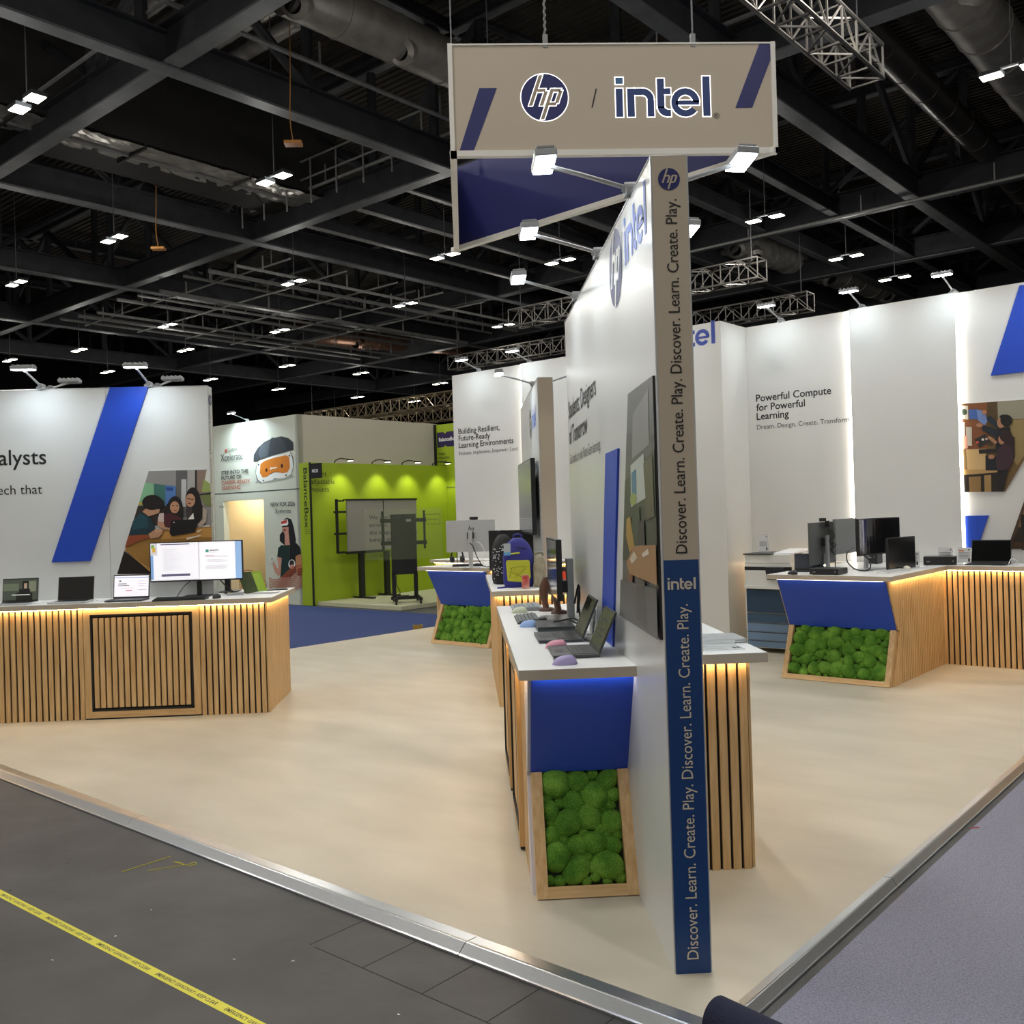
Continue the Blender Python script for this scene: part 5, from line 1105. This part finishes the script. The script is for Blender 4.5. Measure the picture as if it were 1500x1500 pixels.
monitor('black monitor turned away behind the speckled backpack', (.46, 9.75, ZT), PI, .46, .40, .07, BLACK, SCREEN, BLACK)
t = thing('wall_screen', 'big wall-mounted television on the screen partition seen edge-on', 'television', (.684, 9.35, 1.75))
T = Matrix.Translation((-.085, 0, 0)) @ Matrix.Rotation(math.radians(2.2), 4, 'Z')
mb = MB(); mb.box(-.012, -.62, -.35, .03, .62, .36, BLACK, T); mb.build('housing', t, bevel=.004)
mb = MB(); mb.box(-.0135, -.61, -.33, -.0115, .61, .35, mat('#7E8088', .2, name='grey_screen'), T); mb.box(-.0137, -.61, -.20, -.0132, .61, -.197, GREYP, T); mb.build('display', t)
mb = MB(); mb.box(-.05, -.2, -.2, 0, .2, .2, BLACK); mb.box(-.05, -.45, -.25, -.02, -.40, .25, BLACK); mb.build('wall_bracket', t)
# -- silver-backed monitor island
def at3(u, v, z=ZT): return uv(u, v, z)
monitor('silver backed monitor with a black logo on the moss-fronted counter', (.06, 11.62, ZT), PI-.13, .60, .385, .19, SILV2, SCREEN, SILV2, logo=True, thick=.03)
t = thing('conference_bar', 'small black camera bar on top of the silver backed monitor', 'camera', (.10, 11.60, ZT+.575), -.1); mb = MB(); mb.cbox((0, 0, .022), (.10, .03, .036), BLACK); mb.build('camera_body', t); mb = MB(); mb.cyl((0, .015, .022), (0, .018, .022), .01, SCREEN, n=12); mb.cbox((0, -.0, .004), (.05, .02, .006), DGREY); mb.build('lens', t)
t = thing('headset', 'black headphones on a little stand near the silver backed monitor', 'headphones', (-.12, 12.15, ZT), .3)
mb = MB(); mb.tube([(.078*math.cos(a), 0, .115+.095*math.sin(a)) for a in [PI*(-.08)+PI*1.16*i/14 for i in range(15)]], .010, BLACK, n=8); mb.build('headband', t, smooth=60)
for s in (-1, 1):
    mb = MB(); mb.cyl((s*.055, 0, .08), (s*.088, 0, .08), .045, SATIN, r1=.04, n=18); mb.cyl((s*.045, 0, .08), (s*.055, 0, .08), .035, DGREY, n=18); mb.build('ear_cup', t, smooth=40)
mb = MB(); mb.cyl((0, 0, 0), (0, 0, .012), .05, SATIN, n=20); mb.cyl((0, 0, .012), (0, 0, .205), .006, SATIN, n=8); mb.build('holder', t)
keyboard('dark keyboard lying by the headphones', (.0, 11.95, ZT), .05, .36, .13, BLACK, SATIN)
mouse('dark mouse by the base of the silver backed monitor', (.14, 11.75, ZT), .2, '#26292C', .12, .065, .04)
cable('tangle of black and white leads behind the silver backed monitor', (.10, 11.50, ZT), [(-.06, .02, .30), (-.02, -.02, .26), (.03, -.04, .12), (.10, -.02, .02), (.2, .0, .01)], .006)
cable('white lead looping down from the silver backed monitor', (.14, 11.50, ZT), [(-.02, .03, .31), (.03, -.02, .29), (.08, -.02, .18), (.04, -.02, .08), (.10, -.02, .01)], .005, PAPER)
# -- corner counter monitors
monitor('slim grey monitor with a webcam clipped on its top edge', at3(3.74, 8.88), GR+PI+PI/2, .56, .40, .065, mat('#565A5A', .35, .3, name='gunmetal'), SCREEN, SILVER, thick=.022, foot=(.22, .2))
t = thing('webcam', 'black webcam clipped on the slim grey monitor', 'webcam', at3(3.735, 8.93, ZT+.468), GR-PI/2); mb = MB(); mb.cbox((0, 0, .02), (.085, .035, .032), BLACK); mb.cbox((0, .045, -.02), (.035, .03, .06), BLACK); mb.cyl((0, -.018, .02), (0, -.024, .02), .012, SCREEN, n=12); mb.build('camera_body', t); mb = MB(); mb.cyl((0, -.017, .02), (0, -.019, .02), .016, DGREY, n=14); mb.build('lens_ring', t)
cable('zigzag webcam lead hanging down the slim grey monitor', at3(3.68, 8.86), [(.02, -.02, .40), (.07, -.05, .33), (.02, -.03, .28), (.08, -.05, .25), (.03, -.03, .20), (.07, -.05, .15), (.06, -.06, .05), (.08, -.05, .01), (.12, 0, .006)], .0045)
monitor('grey monitor with a black handle behind the curved monitor', at3(3.65, 9.24), GR+PI+PI/2, .54, .34, .15, mat('#7C8080', .35, .3, name='grey_metal'), SCREEN, None, thick=.022)
monitor('large curved black monitor on a slanted silver post', (3.90, 8.93, ZT), math.radians(37), .74, .345, .145, BLACK, mat('#15161B', .12, name='curved_screen'), SILV2, curve=.045, thick=.035, lean=.03, foot=(.26, .2))
t = monitor('low black display standing on the worktop before the curved monitor', (4.09, 8.80, ZT), math.radians(40), .56, .30, .006, BLACK, mat('#101113', .2, name='black_screen'), None, thick=.02)
mb = MB(); mb.prism([(-.15, .02, 0), (.15, .02, 0), (.10, .10, 0), (-.10, .10, 0)], (0, 0, .01), BLACK); mb.build('stand_base', t)
keyboard('white keyboard along the slatted edge of the corner counter', at3(3.02, 8.78), GR+math.radians(80), .40, .12, TOPW, mat('#D2D3D3', .45, name='white_keys'))
mouse('cream mouse at the end of the white keyboard', at3(3.04, 9.18), GR+PI/2, '#D4D2C2')
dcase('mini_computer', 'low black computer box in front of the slim grey monitor', 'computer', at3(3.49, 8.44), GR, .27, .22, .058)
mouse('black mouse at the corner of the moss-fronted counter', at3(3.78, 8.32), GR+PI*.9, '#1A1C1F')
laptop('small black laptop between the printer and the slim grey monitor', at3(3.80, 8.72), GR+math.radians(200)-PI, .27, .16, .155, 14, BLACK, mat('#1A1C28', .2, name='navy_screen'))
cable('black lead curling round the silver monitor post', (3.66, 8.78, ZT), [(.0, .1, .22), (-.08, .05, .18), (-.10, .0, .09), (-.04, -.05, .02), (.08, -.04, .01), (.14, .05, .08), (.10, .1, .14)], .006)
dcase('mini_computer', 'black upright computer half hidden behind the silver monitor post', 'computer', at3(3.66, 10.05), GR, .12, .16, .15)
dcase('mini_computer', 'wide black computer box beside the acrylic card on the wall counter', 'computer', at3(2.98, 9.98), GR+.25, .30, .20, .085)
acrylic('acrylic info card squeezed between the low display and the wide computer box', at3(3.08, 9.55), GR+.5, .07, .15)
acrylic('acrylic info card behind the wide black computer box', at3(2.98, 10.16), GR, .14, .165)
acrylic('acrylic info card with an orange heading under the small blue board', at3(2.80, 10.15), GR, .125, .165, mat('#D07A3A', .5, name='orange_print'))
laptop('open black laptop on the slatted wall counter', at3(2.56, 10.05), GR, .36, .22, .225, 12, BLACK, SCREEN, lidm=BLACK)
monitor('black monitor at the edge of the dark workroom photo strip', at3(2.0, 10.15), GR, .56, .34, .14, BLACK, SCREEN, BLACK)
cable('white lead looping beside the open black laptop', at3(2.36, 10.05), [(-.02, 0, .006), (.03, .03, .06), (.07, .0, .03), (.03, -.03, .006), (.12, 0, .006)], .004, PAPER)
# -- printer
PW = mat('#D9DAD6', .45, noise=.01, name='printer_white'); PB1 = mat('#24405A', .45, name='slate_blue'); PB2 = mat('#35536E', .45, name='mid_slate'); PB3 = mat('#6C87A6', .45, name='light_slate')
t = thing('office_printer', 'big white and slate blue office printer with stacked paper trays', 'printer', uv(4.70, 9.97, 0), GR)
mb = MB(); mb.box(-.27, -.26, .05, .27, .24, .98, PW); mb.build('cabinet', t, bevel=.006)
for (z0, z1, m_, nm) in ((.44, .70, PB1, 'front_door'), (.335, .43, PB2, 'tray'), (.235, .33, PB3, 'tray'), (.14, .23, PB3, 'tray'), (.06, .135, PB3, 'tray')):
    mb = MB(); mb.box(-.25, -.275, z0, .25, -.255, z1, m_); mb.box(-.25, -.276, z1-.012, .25, -.27, z1-.004, DGREY); mb.build(nm, t)
mb = MB(); mb.box(-.26, -.30, .70, .27, -.2, .735, PW); mb.box(-.27, -.27, .735, .27, .2, .79, PW); mb.build('output_tray', t)
mb = MB(); mb.box(-.26, -.262, .79, .27, -.2, .90, PW); mb.box(-.27, -.262, .90, .28, -.255, .94, INK); mb.box(-.262, -.262, .98, .262, .23, 1.07, PW); mb.box(-.275, -.28, 1.07, .05, .24, 1.085, DGREY); mb.build('scanner', t)
mb = MB(); mb.prism([(.05, -.2, 1.07), (.27, -.2, 1.07), (.27, .2, 1.10), (.05, .2, 1.10)], (0, 0, .02), PAPER); mb.build('document_feeder', t)
mb = MB(); mb.cbox((.12, -.31, .87), (.22, .02, .14), mat('#1C2030', .2, name='panel_screen'), rx=.25); mb.build('control_panel', t)
for (x, y) in ((-.24, -.2), (.24, -.2), (-.24, .2), (.24, .2)):
    mb = MB(); mb.cyl((x-.015, y, .026), (x+.015, y, .026), .026, BLACK, n=12); mb.box(x-.02, y-.02, .02, x+.02, y+.02, .055, BLACK); mb.build('caster', t)
acrylic('acrylic info card standing on top of the office printer', at3(4.87, 9.98, 1.085), GR, .12, .20)
t = thing('wall_screen', 'glowing screen edge on the store-room tower beyond the slogan post', 'television', uv(5.72, 9.74, 1.31), GR)
mb = MB(); mb.box(-1.0, 0, -.33, 0, .045, .33, BLACK); mb.build('housing', t)
mb = MB(); mb.box(-.99, -.004, -.30, -.004, -.0005, .32, glow('#BBD6E8', .9, 'lit_screen')); mb.build('display', t)
# -- long counter equipment
laptop('open silver laptop showing a dark picture of a person', (-3.795, 8.20, ZT), 0, .30, .21, .20, 8, SILV2, mat('#1B1E1B', .2, name='dim_video'), [('#3E443A', 0, 0, 1, 1), ('#59604F', 0, .45, .45, .8), ('#6A6F5C', .62, .4, .95, .9), ('#131412', .38, 0, .85, .35), ('#131412', .46, .3, .78, .52), ('#121110', .55, .45, .74, .92), ('#9A8470', .60, .55, .69, .80), ('#C9CDC6', .25, .23, .78, .27)], lidm=SILV2)
laptop('open silver laptop with a blank dark screen', (-3.33, 8.19, ZT), 0, .30, .21, .20, 10, SILV2, SCREEN, lidm=SILV2)
WS = glow('#F3EFF6', .62, 'white_page')
laptop('open dark laptop showing a bright white page', (-2.865, 8.19, ZT), 0, .30, .21, .20, 8, DGREY, WS, [('#3E7BC8', 0, .90, 1, .93), ('#2C2C30', .10, .60, .36, .64), ('#2C2C30', .10, .52, .44, .55), ('#B9B6BE', .1, .4, .6, .42), ('#D8506A', .33, .27, .52, .31), ('#B9B6BE', .68, .72, .95, .74), ('#B9B6BE', .68, .6, .95, .62), ('#B9B6BE', .68, .5, .9, .52), ('#B9B6BE', .68, .3, .95, .33), ('#55555A', .14, .72, .2, .79)], lidm=DGREY)
monitor('wide monitor filled with two document windows', (-2.345, 8.42, ZT), math.radians(1), .79, .345, .135, BLACK, glow('#EEEDF4', .62, 'document_page'), BLACK, [('#7DA0D0', 0, 0, .03, .8), ('#8FB0DA', .93, 0, 1, 1), ('#C9C6CC', .0, .68, .075, 1), ('#6FA046', .01, .86, .04, .96), ('#C9A23E', .02, .76, .055, .88), ('#DADADF', .0, .0, .53, .035), ('#4E4A66', .11, .95, .43, .975), ('#5E5A74', .115, .105, .43, .17), ('#BDBBC6', .525, 0, .535, 1), ('#F6F5FA', .56, .04, .89, .93), ('#3F8C80', .605, .72, .64, .80), ('#55555E', .65, .76, .75, .785), ('#9A98A4', .65, .71, .72, .725), ('#C98A9A', .60, .63, .70, .645), ('#8E8C98', .60, .60, .86, .612)]
        + [('#A9A8B2', .14, .28+.055*i, .14+.12+.03*(i % 3), .29+.055*i) for i in range(11)] + [('#A9A8B2', .62, .46+.03*i, .80+.05*(i % 2), .47+.03*i) for i in range(3)] + [('#A9A8B2', .60, .27+.03*i, .82+.04*(i % 2), .28+.03*i) for i in range(4)], thick=.035, postw=.04)
keyboard('black keyboard in front of the wide monitor', (-2.395, 8.10, ZT), .02, .43, .14, BLACK, SATIN)
mouse('black mouse beside the keyboard of the wide monitor', (-2.11, 8.15, ZT), H90, '#232528', .10, .065, .04)
t = thing('monitor_stand', 'bare black monitor post standing behind the wide monitor', 'stand', (-2.19, 8.86, ZT)); mb = MB(); mb.box(-.025, -.02, .01, .025, .02, .30, BLACK); mb.build('post', t, bevel=.003); mb = MB(); mb.box(-.06, -.10, 0, .10, .09, .012, DGREY); mb.build('base', t, bevel=.003)
t = thing('folded_leaflet', 'green leaflet folded like a tent beside the wide monitor', 'leaflet', (-1.93, 8.62, ZT), .35)
mb = MB(); mb.prism([(-.06, -.06, 0), (.06, -.06, 0), (.005, .0, .19), (-.115, .0, .19)], (.002, .003, 0), mat('#3A4A1E', .5, noise=.25, nscale=12, name='dark_green_print')); mb.build('front_leaf', t)
mb = MB(); mb.prism([(.063, -.058, 0), (.150, .03, 0), (.095, .05, .19), (.008, .003, .19)], (-.002, .003, 0), mat('#8DB02C', .5, name='lime_leaf')); mb.build('side_leaf', t)
t = thing('tablet', 'flat black tablet at the pointed end of the long counter', 'tablet', (-1.80, 8.93, ZT), .3); mb = MB(); mb.box(-.13, -.09, 0, .13, .09, .009, BLACK); mb.build('casing', t, bevel=.002); mb = MB(); mb.box(-.12, -.08, .009, .12, .08, .0096, SCREEN); mb.build('display', t)
t = thing('leaflet_stack', 'pale leaflets lying by the flat black tablet', 'leaflet', (-1.80, 8.55, ZT), -.4)
for i in range(3): mb = MB(); mb.cbox((.01*i, .008*i, .003+.004*i), (.2, .14, .003), (PAPER, mat('#C9CCD0', .4, name='pale_grey_card'), PAPER)[i], rz=.12*i); mb.build('sheet', t)
t = thing('charger', 'small silver charger among leads near the folded green leaflet', 'charger', (-2.02, 8.42, ZT), .3); mb = MB(); mb.cbox((0, 0, .012), (.14, .06, .022), SILVER); mb.build('casing', t, bevel=.003); mb = MB(); mb.cbox((-.05, 0, .024), (.02, .03, .004), mat('#B9C83A', .5, name='lime_label')); mb.build('label_patch', t)
cable('black lead from the wide monitor to the black keyboard', (-2.42, 8.3, ZT), [(.03, .12, .14), (-.02, .08, .10), (-.06, .0, .02), (-.05, -.08, .008)], .004)
cable('black leads coiled on the worktop under the folded green leaflet', (-2.06, 8.55, ZT), [(-.12, -.05, .15), (-.06, -.02, .07), (.0, .02, .015), (.08, -.04, .01), (-.02, -.08, .012), (-.08, .02, .012), (.1, .06, .01)], .006)
cable('white lead between the two silver laptops', (-3.6, 8.2, ZT), [(-.05, -.03, .006), (.0, .05, .012), (.08, .04, .006), (.12, .08, .006)], .005, PAPER)
cable('white lead beside the laptop showing a white page', (-3.10, 8.2, ZT), [(-.06, .1, .006), (.0, .02, .006), (.05, -.04, .006), (.06, -.07, .006)], .004, PAPER)
# ------------------------------------------------------------------ on the hall floor
YEL = mat('#D6CF2E', .5, noise=.04, nscale=6, name='yellow_tape')
ta = Vector((-2.14, 4.405, 0)); tb = Vector((-.649, 3.078, 0)); td = (tb-ta).normalized(); tn = Vector((-td.y, td.x, 0))
mb = MB(); a_, b_ = ta-td*3.4, tb+td*.6; mb.box(0, -.021, 0, (b_-a_).length, .021, .0006, YEL, Matrix(((td.x, tn.x, 0, a_.x), (td.y, tn.y, 0, a_.y), (0, 0, 1, -.0345), (0, 0, 0, 1))))
tp = thing('floor_tape', 'yellow printed gangway tape stuck across the black hall floor', 'tape', (0, 0, 0)); mb.build('tape_strip', tp)
mb = MB(); s = .02
while s < (b_-a_).length-.4:
    p = a_+td*s-tn*.0085; write(mb, 'EMERGENCY GANGWAY - KEEP CLEAR', (p.x, p.y, -.0338), td, tn, INK, width=.375, cap=.018, lift=.0002, off=.012); s += .425
mb.build_each('lettering', tp)
CH = mat('#B9B23A', .8, name='yellow_chalk')
t = thing('chalk_mark', 'yellow chalk scribble on the black floor by the metal edge', 'mark', (-1.5, 4.6, -.0345))
mb = MB(); mb.tube([(-.17, .0, .0008), (0, .18, .0008)], .0022, CH, n=4, smooth=0); mb.tube([(-.05, .0, .0008), (.10, .055, .0008), (.04, .10, .0008), (.08, .085, .0008), (.115, .05, .0008), (.14, .085, .0008), (.16, .06, .0008), (.13, .035, .0008)], .002, CH, n=4); mb.build('stroke', t)
mb = MB(); rs = random.Random(4)
for i in range(70):
    u_, v_ = rs.uniform(.6, 6.5), rs.uniform(.2, 2.3); p = uv(u_, v_); mb.cbox((p[0], p[1], 0), (rs.uniform(.003, .014), rs.uniform(.002, .006), .001), PAPER if i % 3 else BLACK, rz=rs.uniform(0, 3))
o = mb.build('floor_dust', loc=(0, 0, -.034)); o['kind'] = 'stuff'; o['label'] = 'pale specks of dust on the black hall floor'; o['category'] = 'dust'
t = thing('carpet_roll', 'end of a rolled navy carpet at the corner of the metal edges', 'carpet', (.722, 2.90, -.034), math.radians(-53))
NV = mat('#1A1E38', .95, noise=.2, nscale=90, bump=.5, bscale=200, name='navy_carpet_pile')
mb = MB(); mb.cyl((0, 0, .068), (3.2, -.05, .068), .068, NV, n=28); mb.build('roll', t, smooth=40)
mb = MB(); mb.tube([(-.002, .058*(1-i/50)*math.cos(i*.45), .068+.058*(1-i/50)*math.sin(i*.45)) for i in range(46)], .0025, DGREY, n=4, smooth=1); mb.build('roll_edge', t)
t = MB(); t.tube([(0, 0, .003), (.02, .012, .003), (.05, .01, .004)], .003, mat('#B04A44', .6, name='red_plastic'), n=5); tag(t.build('plastic_scrap', loc=(2.45, 4.62, -.03)), 'scrap of red and white plastic on the grey-blue carpet', 'litter')
